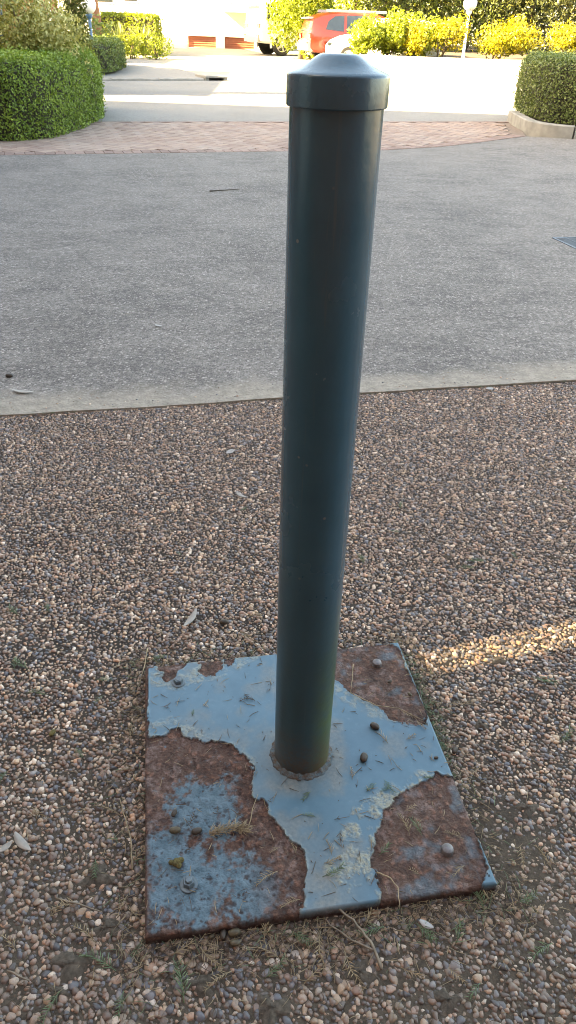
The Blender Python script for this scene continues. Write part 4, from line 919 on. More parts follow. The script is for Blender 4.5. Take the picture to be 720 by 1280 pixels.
# ================================================================== CARS
def car(name, label, loc, heading, st, mat, clad, wheel_r, axles, track, side_windows, rear, spare=False, cat='car', rails=False):
    """st: stations (x, z_low, z_belt, z_roof, half width, half roof); x runs from the tail to the nose"""
    root = empty(name, loc, heading); tag(root, label, cat)
    rings = []
    for (x, zl, zb, zr, hw, hr) in st:
        zm = zl+(zb-zl)*.55
        half = [(hw*.86, zl), (hw*.97, zl+.07), (hw, zm), (hw*.975, zb), (hr+.02, zr-.07), (hr*.86, zr-.012), (hr*.4, zr+.015)]
        rings.append([(x, y, z) for y, z in half]+[(x, -y, z) for y, z in half[::-1]])
    n = len(rings[0]); v = [p for r in rings for p in r]
    f = [(i*n+k, i*n+(k+1) % n, (i+1)*n+(k+1) % n, (i+1)*n+k) for i in range(len(rings)-1) for k in range(n)]
    f += [tuple(range(n))[::-1], tuple((len(rings)-1)*n+k for k in range(n))]
    me = mesh('body', v, f, mat, angle=R(32)); bm = bmesh.new(); bm.from_mesh(me); bmesh.ops.recalc_face_normals(bm, faces=bm.faces); bm.to_mesh(me); bm.free(); me.set_sharp_from_angle(angle=R(32))
    link('body', me, root)
    def surf(x, t, s):                                              # a point of the flank between belt (0) and roof (1)
        for a, b in zip(st[:-1], st[1:]):
            if a[0] <= x <= b[0]: break
        k = (x-a[0])/(b[0]-a[0]+1e-9); q = [a[i]+(b[i]-a[i])*k for i in range(6)]
        y = q[4]*.975+(q[5]+.02-q[4]*.975)*t; z = q[2]+(q[3]-.07-q[2])*t
        return (x, s*y, z)
    for s in (1, -1):
        for poly in side_windows:
            outp = [Vector(surf(x, t, s))+Vector((0, s*.012, .003)) for x, t in poly]; inp = [p-Vector((0, s*.02, 0)) for p in outp]; k = len(outp)
            MB().add(outp+inp, [tuple(range(k)), tuple(range(k, 2*k))[::-1]]+[(i, i+k, (i+1) % k+k, (i+1) % k) for i in range(k)]).build('side_window', MAT['glass'], root)
        for ax in axles:
            w_ = empty('wheel', (ax, s*track, wheel_r)); w_.parent = root; w_.rotation_euler = (R(90)*-s, 0, 0)
            mb = MB(); rr = wheel_r
            mb.lathe([(rr*.62, -.10), (rr*.93, -.11), (rr, -.075), (rr, .075), (rr*.93, .11), (rr*.66, .105), (rr*.62, .07)], 28); mb.build('tyre', MAT['tyre'], w_, angle=R(40))
            rm = MB(); rm.lathe([(rr*.66, .02), (rr*.66, .09), (rr*.60, .10), (rr*.58, .06), (rr*.15, .055)], 28)
            for q in range(5):
                M = Matrix.Rotation(q*2*math.pi/5, 4, 'Z'); rm.box((.03, -.035, .055), (rr*.60, .035, .092), M, ch=.01)
            rm.lathe([(.065, .055), (.065, .10), (.05, .11)], 12); rm.build('rim', MAT['rim'], w_, angle=R(40))
            # the arch: dark well behind the wheel and a lip round it
            seg = 14; R0, R1 = wheel_r*1.13, wheel_r*1.30; yy = s*(track+.105)
            well = [(ax+R0*math.cos(math.pi*k/seg), wheel_r+R0*math.sin(math.pi*k/seg)) for k in range(seg+1)]+[(ax-R0, wheel_r*.75), (ax+R0, wheel_r*.75)]
            mb = MB(); k = len(well); mb.add([(x, yy-s*.25, z) for x, z in well]+[(x, yy-s*.075, z) for x, z in well], [tuple(range(k)), tuple(range(k, 2*k))[::-1]]+[(i, i+k, (i+1) % k+k, (i+1) % k) for i in range(k)]); mb.build('wheel_arch', MAT['dark'], root)
            mb = MB(); vv = []
            for i in range(seg+1):
                t = math.pi*(i/seg*1.16-.08); c_, s_ = math.cos(t), math.sin(t)
                vv += [(ax+R0*c_, yy-s*.14, wheel_r+R0*s_), (ax+R0*c_, yy-s*.055, wheel_r+R0*s_), (ax+R1*c_, yy-s*.060, wheel_r+R1*s_), (ax+R1*c_, yy-s*.14, wheel_r+R1*s_)]
            ff = [(i*4+a, i*4+(a+1) % 4, (i+1)*4+(a+1) % 4, (i+1)*4+a) for i in range(seg) for a in range(4)]; mb.add(vv, ff); mb.build('arch_lip', clad, root, angle=R(40))
        x0c, x1c = axles[0]+wheel_r*1.3, axles[1]-wheel_r*1.3; hw = st[len(st)//2][4]; zl = st[len(st)//2][1]
        MB().box((x0c, min(s*(hw*.9), s*(hw+.012)), zl-.02), (x1c, max(s*(hw*.9), s*(hw+.012)), zl+.16), ch=.02).build('sill', clad, root)
        q = st[len(st)//2]; MB().box((.25 if len(side_windows) else 0, min(s*q[4]*.985, s*(q[4]*.985+.035)), q[2]-.13), (.45, max(s*q[4]*.985, s*(q[4]*.985+.035)), q[2]-.095), ch=.008).build('door_handle', mat, root)
        if rails: MB().box((st[2][0]+.1, min(s*st[4][5]*.86, s*st[4][5]*.80), st[4][3]-.02), (st[-5][0]-.1, max(s*st[4][5]*.86, s*st[4][5]*.80), st[4][3]+.06), ch=.015).build('roof_rail', MAT['cladding'], root)
    rear(root, st)
    return root
def suv_rear(root, st):
    xr = st[0][0]
    b = st[0]; zb = b[2]
    # bumper, tailgate glass, lamps, plate
    MB().box((xr-.09, -b[4]*.97, b[1]-.02), (xr+.25, b[4]*.97, b[1]+.30), ch=.05).build('bumper', MAT['cladding'], root, angle=R(35))
    xg0, zg0, xg1, zg1 = st[1][0]-.10, zb+.03, st[2][0]+.02, st[2][3]-.10
    gl = [(xr-.012, -b[4]*.74, zb+.02), (xr-.012, b[4]*.74, zb+.02), (st[1][0]-.012, st[1][5]*.86, st[1][3]-.10), (st[1][0]-.012, -st[1][5]*.86, st[1][3]-.10)]
    k = 4; inn = [(x+.05, y, z) for x, y, z in gl]
    MB().add(gl+inn, [(3, 2, 1, 0), (4, 5, 6, 7)]+[(i, i+k, (i+1) % k+k, (i+1) % k) for i in range(k)]).build('rear_window', MAT['glass'], root)
    MB().box((st[1][0]-.16, -st[1][5]*.9, st[1][3]-.06), (st[1][0]+.12, st[1][5]*.9, st[1][3]-.005), ch=.02).build('spoiler', root.children[0].data.materials[0], root)
    for s in (1, -1):
        y0, y1 = sorted((s*b[4]*.66, s*(b[4]*1.0+.008)))
        MB().box((xr-.03, y0, zb-.20), (xr+.26, y1, zb-.04), ch=.02).build('tail_lamp', MAT['lightred'], root)
        MB().box((xr-.10, sorted((s*b[4]*.72, s*b[4]*.92))[0], b[1]+.20), (xr-.088, sorted((s*b[4]*.72, s*b[4]*.92))[1], b[1]+.25)).build('reflector', MAT['lightred'], root)
    MB().box((xr-.02, -.26, zb-.34), (xr-.002, .26, zb-.22)).build('number_plate', MAT['chrome'], root)
suv_st = [(-2.25, .42, 1.02, 1.10, .80, .74), (-2.12, .36, 1.05, 1.50, .87, .62), (-1.75, .33, 1.05, 1.62, .90, .64), (-1.2, .30, 1.03, 1.67, .915, .66), (-.4, .28, 1.0, 1.69, .92, .67), (.3, .28, .98, 1.66, .92, .66), (.75, .28, .97, 1.56, .92, .62), (1.15, .30, .98, 1.12, .91, .66), (1.8, .34, .93, .99, .88, .70), (2.15, .38, .82, .88, .80, .66), (2.28, .44, .70, .74, .66, .55)]
suv_win = [[(-1.72, .12), (-1.05, .06), (-1.0, .94), (-1.35, .9), (-1.6, .62)], [(-.92, .05), (-.06, .03), (-.06, .96), (-.9, .95)], [(.02, .03), (.88, .05), (.5, .93), (.02, .96)]]
hs = R(15); p = at_y(388, 78, 31.2)
corner = Vector((p.x, 31.2, 0)); off = Matrix.Rotation(hs, 3, 'Z') @ Vector((-2.25, -.86, 0)); cpos = corner-off
car('orange_suv', 'orange red family car with grey bumper parked beyond the bollard top, tail towards the left', (cpos.x, cpos.y, g(31.5)), hs, [(a, b, c*.955, d*.955, e, f) for a, b, c, d, e, f in suv_st], MAT['orange'], MAT['cladding'], .36, (-1.32, 1.34), .80, suv_win, suv_rear, rails=True)
def ute_rear(root, st):
    suv_rear(root, st)
ute_st = [(-2.25, .50, 1.18, 1.24, .86, .80), (-2.20, .46, 1.20, 1.80, .90, .76), (-2.0, .44, 1.20, 1.92, .91, .77), (-1.2, .42, 1.18, 1.96, .92, .78), (-.3, .42, 1.16, 1.97, .92, .78), (.35, .42, 1.15, 1.93, .92, .77), (.75, .42, 1.14, 1.80, .92, .74), (1.1, .44, 1.14, 1.24, .91, .80), (1.9, .46, 1.10, 1.14, .89, .80), (2.2, .5, 1.0, 1.03, .84, .74), (2.3, .55, .9, .92, .78, .66)]
ute_win = [[(-1.95, .08), (-1.0, .06), (-1.0, .94), (-1.9, .92)], [(-.92, .05), (-.06, .03), (-.06, .96), (-.9, .95)], [(.02, .03), (.88, .05), (.62, .93), (.02, .96)]]
hu = R(24); p = at_y(325, 64, 36.0); off = Matrix.Rotation(hu, 3, 'Z') @ Vector((-2.25, -.88, 0)); cpos = Vector((p.x, 36.0, 0))-off
car('white_wagon', 'white four wheel drive wagon half hidden behind the lime green tree', (cpos.x, cpos.y, g(36)), hu, ute_st, MAT['carwhite'], MAT['carwhite'], .40, (-1.25, 1.5), .80, ute_win, ute_rear)
def hatch_rear(root, st):
    xr = st[0][0]
    MB().box((xr-.05, -st[0][4]*.95, st[0][1]), (xr+.2, st[0][4]*.95, st[0][1]+.28), ch=.05).build('bumper', MAT['carwhite'], root)
    xf = st[-1][0]
    for s in (1, -1): MB().box((xf-.28, sorted((s*.50, s*.74))[0], .62), (xf-.05, sorted((s*.50, s*.74))[1], .72), ch=.02).build('headlight', MAT['glass'], root)
    a, b = st[-4], st[-5]; gl = [(a[0], -a[5]*.9, a[3]+.022), (a[0], a[5]*.9, a[3]+.022), (b[0], b[5]*.9, b[3]+.005), (b[0], -b[5]*.9, b[3]+.005)]
    MB().add(gl+[(x-.03, y, z-.03) for x, y, z in gl], [(0, 1, 2, 3), (7, 6, 5, 4)]+[(i, i+4, (i+1) % 4+4, (i+1) % 4) for i in range(4)]).build('windscreen', MAT['glass'], root)
hat_st = [(-1.9, .40, .90, .96, .78, .70), (-1.75, .34, .93, 1.36, .83, .58), (-1.2, .30, .93, 1.45, .845, .60), (-.3, .26, .91, 1.47, .85, .61), (.3, .26, .89, 1.42, .85, .60), (.95, .28, .88, 1.0, .84, .62), (1.5, .30, .84, .90, .82, .64), (1.85, .34, .72, .76, .74, .58), (1.98, .40, .60, .62, .58, .48)]
p = at_y(405, 60, 30.2)
car('white_hatchback', 'white car behind the lime yellow bush, only its nose showing beside the bollard top', (p.x+2.05, 30.55, g(30.4)), R(180), hat_st, MAT['carwhite'], MAT['carwhite'], .31, (-1.2, 1.2), .74, [[(-1.5, .1), (-.35, .05), (-.35, .94), (-1.2, .9)], [(-.28, .05), (.62, .05), (.2, .93), (-.28, .94)]], hatch_rear)

# ================================================================== THE ROW OF HOUSES ON THE LEFT (their shade lies over the drive)
def house(label, x0, x1, y0, y1, h, mat='white', roof=.25, floors=3, name='townhouse'):
    r = empty(name, (x1, (y0+y1)/2, g((y0+y1)/2))); tag(r, label, 'house', 'row of houses left of the drive'); cy = r.location.y
    MB().box((x0-x1, y0-cy, -.6), (0, y1-cy, h-.25)).build('wall', MAT[mat], r)
    MB().box((x0-x1-.3, y0-cy-.02, h-.249), (.35, y1-cy+.02, h), ch=.03).build('roof', MAT['tile'], r)
    fh = (h-.5)/floors
    for k in range(floors):
        n = max(1, int((y1-y0)/3.2))
        for j in range(n):
            y = y0-cy+(y1-y0)*(j+.5)/n; z = .9+fh*k
            wf = MB().box((-.05, y-.75, z), (.04, y+.75, z+1.35)).build('window', MAT['whitepaint'], r)
            MB().box((.0405, y-.68, z+.07), (.046, y-.03, z+1.28)).build('pane', MAT['glass'], wf); MB().box((.0405, y+.03, z+.07), (.046, y+.68, z+1.28)).build('pane', MAT['glass'], wf)
    return r
HX = -7.2; H1 = 11.0
house('tall red brick apartment block left of the hedge, nearest beside the drive', -24, HX, 1.6, 10.85, H1, 'brickwall')
house('tall red brick apartment block left of and behind the gravel, joined to the added slit wall', -24, HX, -24, -3.6, 9.4, 'brickwall')
house('unseen red brick block added behind the gravel to cut the sky light', -6.5, 10, -24, -1.9, 9.4, 'brickwall')  # added out of view to block sky and darken bollard and near gravel
house('white two storey townhouse beyond the nearest apartment block', -24, -11.2, 14.8, 22.6, 6.1, 'white', floors=2)
house('white low townhouse with tiled roof, third along the drive', -26, -12.2, 25.0, 28.2, 5.0, 'white', floors=2)
house('farthest white low townhouse along the left of the drive', -26, -12.6, 31.4, 33.0, 5.0, 'white', floors=2)
# unseen wall added between the brick blocks; its slit shapes the gravel's sun streak
sw = empty('added_slit_wall', (HX-.08, -1.0, 0)); tag(sw, 'unseen wall added between the brick blocks, slit to throw the sunlit streak', 'wall')
SLY, SLW = -1.20, .052
MB().box((-.06, -2.598, -.2), (.06, 2.598, 5.19)).build('added_lower_panel', MAT['white'], sw)
MB().box((-.06, -2.598, 5.191), (.06, SLY+1.0-SLW/2, H1)).build('panel', MAT['white'], sw)  # part of the added wall, one side of the slit
MB().box((-.06, SLY+1.0+SLW/2, 5.191), (.06, 2.598, H1)).build('panel', MAT['white'], sw)  # part of the added wall, other side of the slit

# ================================================================== LITTER
def needle_mesh(name, seed, mat, n=7, L=.045, side=.014, curve=.25):
    rr = random.Random(seed); mb = MB(); pts = []
    for i in range(5):
        t = i/4; pts.append(Vector((t*L, curve*L*t*t*rr.uniform(.6, 1.2), .0018+.002*math.sin(t*3))))
    mb.tube(pts, [.0007, .00065, .0006, .0005, .0002], 4)
    for k in range(n):
        t = .15+.8*k/n; b = pts[0].lerp(pts[-1], t); i = min(3, int(t*4)); b = pts[i].lerp(pts[i+1], t*4-i)
        for s in (1, -1):
            l = side*rr.uniform(.6, 1.2)*(1.1-t*.6); a = s*R(rr.uniform(28, 48)); e = b+Vector((math.cos(a)*l, math.sin(a)*l, rr.uniform(.0, .004)))
            mb.tube([b, b.lerp(e, .55)+Vector((0, 0, .001)), e], [.0006, .0007, .0002], 3)
    return mb.mesh(name, MAT[mat], smooth=True)
sg = [needle_mesh('needle_sprig', k, 'needle', n, L, .016) for k, (n, L) in enumerate(((8, .045), (6, .038), (9, .055)))]
sd_ = [needle_mesh('needle_sprig', 20+k, 'needledry', n, L, .013) for k, (n, L) in enumerate(((6, .04), (4, .035), (8, .05)))]
sb_ = [needle_mesh('needle_sprig', 40+k, 'needlebrown', n, L, .010, .15) for k, (n, L) in enumerate(((2, .03), (3, .025), (1, .035)))]
def sprig(px, py, kinds, label, group, onplate=False, sc=1.0, rz=None):
    p = at(px, py, PLT if onplate else 0); z = PLT+.0008 if onplate else .0015
    o = link('needle_sprig', random.choice(kinds), None, (p.x, p.y, z), random.uniform(0, 6.28) if rz is None else rz); o.scale = (sc, sc, sc); tag(o, where(px, py, label, onplate), 'sprig', group)
MARKS = [((240, 777), 'the pale gum leaf'), ((288, 567), 'the white petal'), ((183, 832), "the plate's far left corner"), ((495, 802), "the plate's far right corner"), ((625, 1105), "the plate's near right corner"), ((180, 1170), "the plate's near left corner"), ((28, 1058), 'the broken pale leaf'), ((280, 780), 'the pod beyond the plate'), ((400, 1145), "the plate's front rim"), ((180, 1000), "the plate's left rim"), ((560, 950), "the plate's right rim"), ((532, 1159), 'the white curled leaf'), ((430, 640), 'the post'), ((720, 780), 'the sunlit streak'),
 ((376, 960), 'the post foot'), ((468, 910), 'the upper dark pod'), ((455, 949), 'the split pod'), ((223, 853), 'the far left bolt'), ((236, 1104), 'the near left nut'), ((559, 1062), 'the near right bolt'), ((471, 830), 'the far right bolt'), ((290, 1042), 'the tan tuft'), ((232, 1040), 'the olive pod'), ((222, 1079), 'the mossy crumb')]
USED = set()
def where(px, py, head, onplate):                                   # a label that says where this one lies
    ms = sorted(MARKS[14:] if onplate else MARKS[:14], key=lambda m: math.hypot(m[0][0]-px, m[0][1]-py))
    for m, nm in ms:
        dx, dy = px-m[0], py-m[1]
        dr = ('right of' if dx > 0 else 'left of') if abs(dx) > 1.6*abs(dy) else ('beyond' if dy < 0 else 'in front of') if abs(dy) > 1.6*abs(dx) else ('diagonally beyond and ' if dy < 0 else 'in front and ')+('right of' if dx > 0 else 'left of')
        l = head+' '+dr+' '+nm
        if l not in USED and len(l.split()) <= 16: USED.add(l); return l
    return head
LG, LD, LB = 'green conifer sprig on the pebbles', 'dry tan conifer sprig on the pebbles', 'dark needles on the base plate'
for px, py, sc in ((582,702,1.6),(572,710,1.4),(455,706,1.2),(500,637,1.2),(487,664,.9),(300,640,.9),(22,770,1.4),(35,838,1.5),(18,838,1.2),(665,848,1.5),(60,870,1.0),(130,870,1.0),(185,828,1.4),(120,1075,1.2),(10,965,1.2),(145,1215,1.3),(230,1255,1.6),(155,1240,1.2),(480,1160,1.5),(520,1155,1.4),(605,1140,1.3),(645,1130,1.2),(690,1180,1.2),(600,1230,1.1),(540,1185,1.2),(365,1165,1.1),(330,1225,1.0),(75,1240,1.1),(95,935,1.1),(700,930,1.2),(570,1180,1.3),(120,850,1.0),(640,690,.9),(60,755,1.0),(220,690,.8),(700,610,.8)):
    sprig(px, py, sg, LG, 'green conifer sprigs on the pebbles', sc=sc*.9)
for px, py, sc in ((205,795,1.3),(170,870,1.3),(168,905,1.2),(170,960,1.1),(150,1020,1.2),(165,1080,1.3),(160,1120,1.3),(215,1195,1.3),(250,1185,1.4),(330,1180,1.4),(350,1200,1.3),(400,1165,1.4),(430,1190,1.4),(455,1160,1.3),(300,790,1.2),(330,770,1.1),(540,850,1.2),(560,880,1.2),(120,1180,1.1),(60,1150,1.1),(40,1010,1.0),(110,1010,1.0),(650,1060,1.1),(600,960,1.1),(690,1090,1.1),(500,1210,1.1),(380,1230,1.2),(290,1215,1.1),(20,1190,1.1),(100,1130,1.1),(560,1210,1.0)):
    sprig(px, py, sd_, LD, 'dry conifer sprigs on the pebbles', sc=sc)
LP = 'green sprig on the base plate'; LQ = 'dry tan sprig on the base plate'
for px, py, sc in ((240,896,.5),(388,990,.8),(395,1022,.6),(403,1097,.9),(470,980,.8),(480,975,.7),(490,985,.6),(474,1070,.9),(527,1045,.9),(527,972,.6)): sprig(px, py, sg, LP, 'green sprigs on the base plate', True, sc)
for px, py, sc in ((347,1090,1.0),(350,1060,.6),(370,1068,.6),(375,1125,.8),(440,975,.8),(405,1080,.9),(415,1070,.7),(505,1015,.9),(512,1045,1.0),(580,1083,.9),(525,1095,.7),(580,1050,.8),(500,888,.9),(520,900,.9),(485,930,.8),(508,925,.8)): sprig(px, py, sd_, LQ, 'dry sprigs on the base plate', True, sc)
for px, py, sc in ((312,872,1.0),(318,876,.9),(305,868,.9),(212,886,.6),(338,862,.6),(300,910,.5),(252,912,.5),(425,1040,1.0),(418,1025,.9),(420,935,.5),(445,985,.6),(238,1030,1.0),(232,1025,.9),(272,1008,.7),(410,945,.6)): sprig(px, py, sb_, LB, 'dark needles on the base plate', True, sc)
# countless tiny needles, crumbs and grit
def litter(name, n, zone, mats, far=False):
    V, Q = [], []
    cnt = 0
    while cnt < n:
        x, y, k = zone()
        L = random.uniform(.006, .028)*k; a = random.uniform(0, 6.28); cu = random.uniform(-.35, .35); w_ = random.uniform(.0004, .0008)
        u, v = plate_uv(x, y); onp = abs(u) < .985 and abs(v) < .985
        if not far and y > edge_y(x)-.02: continue
        z0 = (PLT+.001) if onp else random.uniform(-.001, .004)
        pts = [Vector((x+math.cos(a+cu*t)*L*t, y+math.sin(a+cu*t)*L*t, z0+random.uniform(0, .002))) for t in (0, .5, 1)]
        mb = MB(); mb.tube(pts, [w_, w_*1.1, w_*.5], 3); b = len(V); V += mb.v
        Q += [tuple(i+b for i in f) for f in mb.f if len(f) == 4]; cnt += 1
    o = link(name, mesh_np(name, np.array(V), np.array(Q), mats, True)); o['kind'] = 'stuff'
def zone_edge():                                                   # drifted along the plate
    s = random.choice((0, 0, 1, 2, 3)); t = random.uniform(-1.15, 1.15); d = 1.0+abs(random.gauss(0, .13))
    u, v = ((t, -d), (-d, t), (d, t), (t, d))[s]; c, sn = math.cos(PLA), math.sin(PLA)
    u *= PLS/2; v *= PLS/2; return PLC[0]+u*c-v*sn, PLC[1]+u*sn+v*c, 1.3
def zone_all():
    y = random.uniform(.3, 1.9); return random.uniform(-.42*y-.4, .42*y+.4), y, 1.0
def zone_far():
    y = random.uniform(1.3, 2.9); return random.uniform(-.42*y-.4, .42*y+.4), y, .9
def zone_plate():
    u, v = random.uniform(-.95, .95)*PLS/2, random.uniform(-.95, .95)*PLS/2; c, sn = math.cos(PLA), math.sin(PLA); return PLC[0]+u*c-v*sn, PLC[1]+u*sn+v*c, .2
litter('needle_litter', 1000, zone_edge, MAT['needledry']); litter('needle_litter', 900, zone_edge, MAT['needlebrown']); litter('needle_litter', 260, zone_edge, MAT['needle'])
litter('needle_litter', 900, zone_all, MAT['needledry']); litter('needle_litter', 900, zone_all, MAT['needlebrown']); litter('needle_litter', 350, zone_far, MAT['needledry']); litter('grit', 140, zone_plate, MAT['needlebrown'])
def zone_slab():
    y = 3+6.5*random.random()**1.4; x = random.uniform(-.42*y, .42*y); return x, max(y, edge_y(x)+.05), random.choice((.5, .7, 1, 1.6))
def zone_seam():
    x = random.uniform(-1.6, 1.8); return x, edge_y(x)+random.gauss(-.006, .009), .6
def zone_rim():
    t = random.gauss(.35, .3); d = 1.0+abs(random.gauss(0, .05)); u, v = d*PLS/2, t*PLS/2; c, sn = math.cos(PLA), math.sin(PLA); return PLC[0]+u*c-v*sn, PLC[1]+u*sn+v*c, .8
litter('slab_litter', 170, zone_slab, MAT['needlebrown'], True); litter('slab_litter', 60, zone_slab, MAT['needledry'], True)
litter('seam_moss', 420, zone_seam, MAT['needle'], True); litter('seam_moss', 260, zone_seam, MAT['needlebrown'], True); litter('rim_moss', 320, zone_rim, MAT['needle'])
# soil banked against the plate and lying in patches on the pebbles
def soil_patch(px, py, rad, h, lab, mat='soil'):
    p = at(px, py, 0); V = []; n = 22; rings = 6
    for i in range(rings+1):
        r = i/rings
        for k in range(n):
            a = 2*math.pi*k/n; q = rad*r*(1+.3*math.sin(3*a+px)+.2*math.sin(5*a+py)); V.append((q*math.cos(a)*1.2, q*math.sin(a)*.9, -.006+h*(1-r*r)+random.uniform(-.0012, .0012)))
    Q = [(i*n+k, i*n+(k+1) % n, (i+1)*n+(k+1) % n, (i+1)*n+k) for i in range(rings) for k in range(n)]
    o = link('soil_patch', mesh('soil_patch', V, [q[::-1] for q in Q], MAT[mat], True), None, (p.x, p.y, 0)); o.data.flip_normals(); o['kind'] = 'stuff'
MAT['dirtpatch'] = plain('dry_dirt', (.082, .066, .05), .95, scale=120, var=.5, bump=.8)
for px, py, r_, h_ in ((122,1095,.030,.011),(88,1205,.034,.011),(135,1160,.028,.010),(70,1240,.02,.009),(140,980,.018,.009),(600,905,.02,.009),(625,825,.022,.009),(660,1010,.022,.009),(65,920,.015,.009),(560,695,.014,.008),(690,695,.016,.008),(590,1100,.02,.009),(450,1215,.03,.010),(250,1230,.025,.010),(340,1260,.03,.010),(560,1250,.025,.009)): soil_patch(px, py, r_*.9, h_*.86, None, 'dirtpatch')
def pod(px, py, L, mat, label, onplate, rz, split=False, name='seed_pod', group=None):
    p = at(px, py, PLT if onplate else 0); r = L*.31; z = (PLT if onplate else 0.001)+r*.85
    mb = MB(); mb.lathe([(r*.12, -L/2), (r*.55, -L*.45), (r*.88, -L*.3), (r, 0), (r*.92, L*.22), (r*.66, L*.4), (r*.28, L*.48), (r*.1, L*.5)], 14)
    for i, v in enumerate(mb.v):
        s = 1+.05*math.sin(v[2]*900+px); mb.v[i] = (v[0]*s, v[1]*s+(.0016 if v[1] > 0 and split else 0), v[2])
    o = mb.build(name, MAT[mat], None, True, loc=(p.x, p.y, z)); o.rotation_euler = (0, R(90), rz); tag(o, label, 'seed pod', group)
    if split: MB().box((-r*.15, -.0006, -L*.46), (r*1.02, .0006, L*.46)).build('seam', MAT['dark'], o)
pod(468, 910, .022, 'pod', 'dark brown seed pod on the blue paint, the upper of two right of the post', True, R(-35), True)
pod(455, 949, .023, 'pod', 'dark split seed pod on the blue paint, the lower of two right of the post', True, R(75), True)
pod(219, 1040, .022, 'podgreen', 'olive seed pod left of a dark pod on the rust patch', True, R(5))
pod(246, 1041, .021, 'pod', 'dark seed pod just right of the olive pod on the rust patch', True, R(20))
pod(218, 1018, .016, 'pod', 'small brown pod above the olive seed pod', True, R(70))
pod(487, 853, .013, 'pod', 'round brown pod beside the bolt in the far right rust patch', True, R(40))
pod(512, 869, .012, 'podgreen', 'small tan pod at the right side of the far right rust patch', True, R(-50))
pod(545, 948, .010, 'pod', 'tiny black pod by the right rim of the base plate', True, R(10))
pod(280, 780, .024, 'pod', 'dark seed pod on the pebbles just beyond the base plate', False, R(8))
pod(293, 1168, .022, 'podgreen', 'olive seed pod on the ground touching the front rim of the base plate', False, R(15))
pod(294, 1181, .018, 'podgreen', 'short olive pod below another pod before the front rim', False, R(8))
pod(265, 1172, .010, 'podgreen', 'small round pod at the front rim of the base plate', False, R(40))
pod(279, 1170, .018, 'pod', 'upright brown pod at the front rim of the base plate', False, R(85))
pod(568, 940, .018, 'pod', 'brown pod on the pebbles right of the base plate', False, R(60))
pod(66, 918, .018, 'mossy', 'rough brown pod on the pebbles at the left edge', False, R(70))
pod(12, 472, .032, 'pod', 'dark dead leaf curl on the concrete at the left edge', False, R(5), name='leaf_curl')
mb = MB()
for k in range(16):
    a = random.uniform(0, 6.28); r = random.uniform(0, .010); s = random.uniform(.003, .006)
    M = Matrix.Translation((r*math.cos(a)*1.3, r*math.sin(a)*.7, s*.7)) @ Matrix.Rotation(a, 4, 'Z'); mb.lathe([(s*.3, -s), (s*.9, -s*.4), (s, .2*s), (s*.5, s*.9)], 7, M)
p = at(222, 1079, PLT); tag(mb.build('moss_crumb', MAT['mossy'], None, True, loc=(p.x, p.y, PLT)), 'mossy yellow brown crumb above the near left bolt', 'moss')
# dry tuft on the rust patch
p = at(290, 1042, PLT); mb = MB()
for k in range(150):
    t = random.random(); bx0 = -.045+.075*t; a = R(random.gauss(25, 40)); L = random.uniform(.008, .022)
    b = Vector((bx0, .006*math.sin(t*3)+random.gauss(0, .004)+(t-.5)*.012, random.uniform(.001, .008))); e = b+Vector((math.cos(a)*L, math.sin(a)*L, random.uniform(-.002, .007)))
    mb.tube([b, b.lerp(e, .5)+Vector((0, random.uniform(-.002, .002), .0015)), e], [.0006, .0007, .0003], 3)
mb.tube([(.028, .004, .004), (.034, .025, .008), (.036, .05, .006), (.045, .085, .004)], [.0011, .001, .0009, .0005], 5)
tag(mb.build('dry_tuft', MAT['needledry'], None, True, loc=(p.x, p.y, PLT)), 'tangled tan tuft of dry needles on the near left rust patch', 'dry tuft')
def twig(pts, r, label, onp=False, mat='twig'):
    q = [at(px, py, PLT if onp else 0)+Vector((0, 0, r+.002+dz)) for px, py, dz in pts]; o0 = q[0].copy(); mb = MB(); n = len(q)
    fine_ = []
    for i in range(n-1):
        for k in range(4): fine_.append(q[i].lerp(q[i+1], k/4)+Vector((random.uniform(-1, 1), random.uniform(-1, 1), 0))*r*.5)
    fine_.append(q[-1]); m = len(fine_)
    mb.tube([v-o0 for v in fine_], [r*(1-.6*i/m) for i in range(m)], 6)
    tag(mb.build('twig', MAT[mat], None, True, loc=o0), label, 'twig')
twig([(478,1215,.0),(462,1180,.004),(440,1155,.008),(420,1140,.012),(398,1124,.013)], .0032, 'curved brown twig leaning on the front rim of the base plate')
twig([(470,1192,.004),(440,1178,.003),(415,1160,.002),(405,1150,.001)], .0022, 'side twig forking from the curved twig at the front rim')
twig([(610,1125,.0),(590,1098,.014),(562,1084,.003),(548,1064,.002),(543,1050,.002)], .0017, 'thin twig curling past the bolt on the near right rust patch', mat='needledry')
twig([(470,1092,.002),(488,1100,.002),(497,1112,.003),(499,1137,.004)], .0016, 'thin bent twig at the front of the near right rust patch', True, 'needledry')
twig([(438,868,.002),(470,884,.003),(498,888,.003),(528,902,.002)], .0013, 'long dry straw across the far right rust patch', True, 'needledry')
twig([(441,832,.002),(440,852,.003),(438,868,.002)], .0012, 'short pale straw upright on the far right rust patch', True, 'needledry')
twig([(166,1088,0),(164,1050,.004),(155,1020,.002),(150,1000,.002)], .0016, 'thin curved straw left of the base plate', mat='needledry')
twig([(530,845,0),(524,862,.003),(528,885,.002),(548,905,.001)], .0014, 'thin brown straw beside the right rim of the base plate', mat='needlebrown')
twig([(70,1125,.001),(100,1133,.003),(128,1142,.001)], .0022, 'short brown stick among pebbles at the lower left')
twig([(10,1215,.001),(38,1228,.002)], .002, 'brown stick at the lower left edge')
twig([(185,812,.001),(180,838,.003),(170,872,.002)], .0016, 'straw by the far left corner of the base plate', mat='needledry')
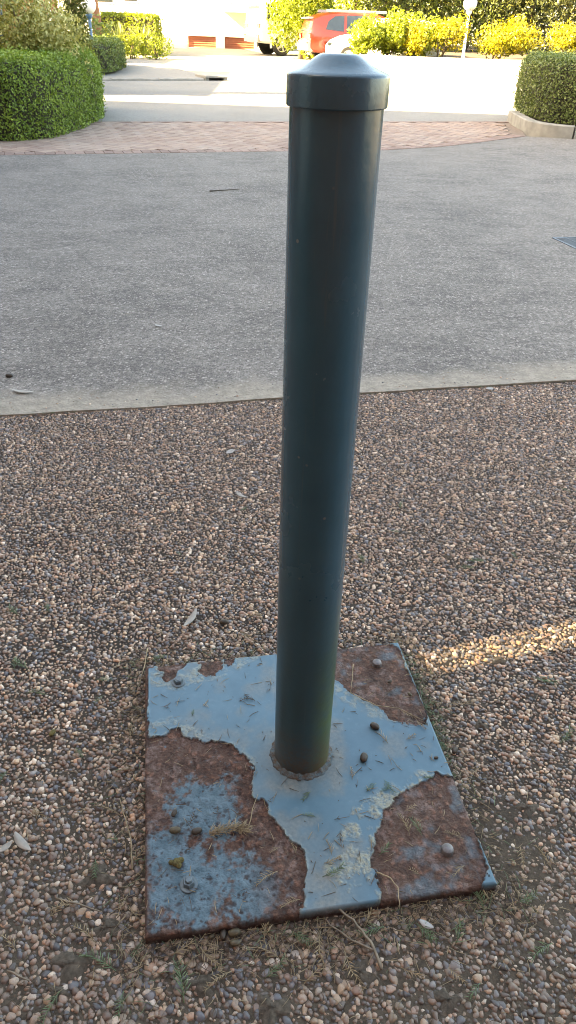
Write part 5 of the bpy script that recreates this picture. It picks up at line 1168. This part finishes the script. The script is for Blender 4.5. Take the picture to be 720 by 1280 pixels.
twig([(262,240,.001),(300,238,.004)], .006, 'dark thin stick on the far concrete left of the bollard', mat='pod')
def leaf(px, py, L, wd, rz, mat, label, z=.004, bend=.25):
    p = at(px, py, 0); n = 9; V = []
    for i in range(n):
        t = i/(n-1); hw = wd/2*math.sin(math.pi*min(1, t*.92+.06))**.8; x = (t-.5)*L; cy = bend*L*(t-.5)**2
        zc = .004+.18*L*(t-.5)**2
        V += [(x, cy-hw, zc+.15*hw), (x, cy, zc-.1*hw), (x, cy+hw, zc+.15*hw)]
    V += [(a, b, c-.0007) for a, b, c in V]; m = 3*n
    Fq = [(i*3+k, (i+1)*3+k, (i+1)*3+k+1, i*3+k+1) for i in range(n-1) for k in (0, 1)]; Fq += [tuple(i+m for i in f[::-1]) for f in Fq]
    Fq += [(i*3, i*3+m, (i+1)*3+m, (i+1)*3) for i in range(n-1)]+[(i*3+2, (i+1)*3+2, (i+1)*3+2+m, i*3+2+m) for i in range(n-1)]
    o = link('fallen_leaf', mesh('fallen_leaf', V, Fq, MAT[mat], True), None, (p.x, p.y, z), rz); tag(o, label, 'leaf')
leaf(240, 777, .075, .017, R(72), 'leafpale', 'pale curved gum leaf on the pebbles beyond the base plate', .008)
leaf(288, 567, .040, .024, R(60), 'leafwhite', 'small white petal on the pebbles left of the post')
leaf(301, 622, .045, .014, R(-35), 'leafpale', 'narrow pale leaf on the pebbles between petal and gum leaf')
leaf(28, 1058, .055, .016, R(-40), 'leafpale', 'broken pale leaf, right half, on the pebbles at the left edge', .007)
leaf(8, 1063, .032, .013, R(48), 'leafpale', 'broken pale leaf, left half, at the very left edge', .006)
leaf(532, 1159, .026, .012, R(-28), 'leafwhite', 'small white curled leaf before the front rim of the base plate')
leaf(28, 492, .10, .022, R(-8), 'leafpale', 'long grey leaf on the pale concrete strip at the left')
leaf(612, 488, .035, .03, R(20), 'leafwhite', 'white petal on the concrete edge right of the post')
leaf(198, 409, .045, .02, R(-20), 'leafwhite', 'white speck of leaf on the concrete left of the post')
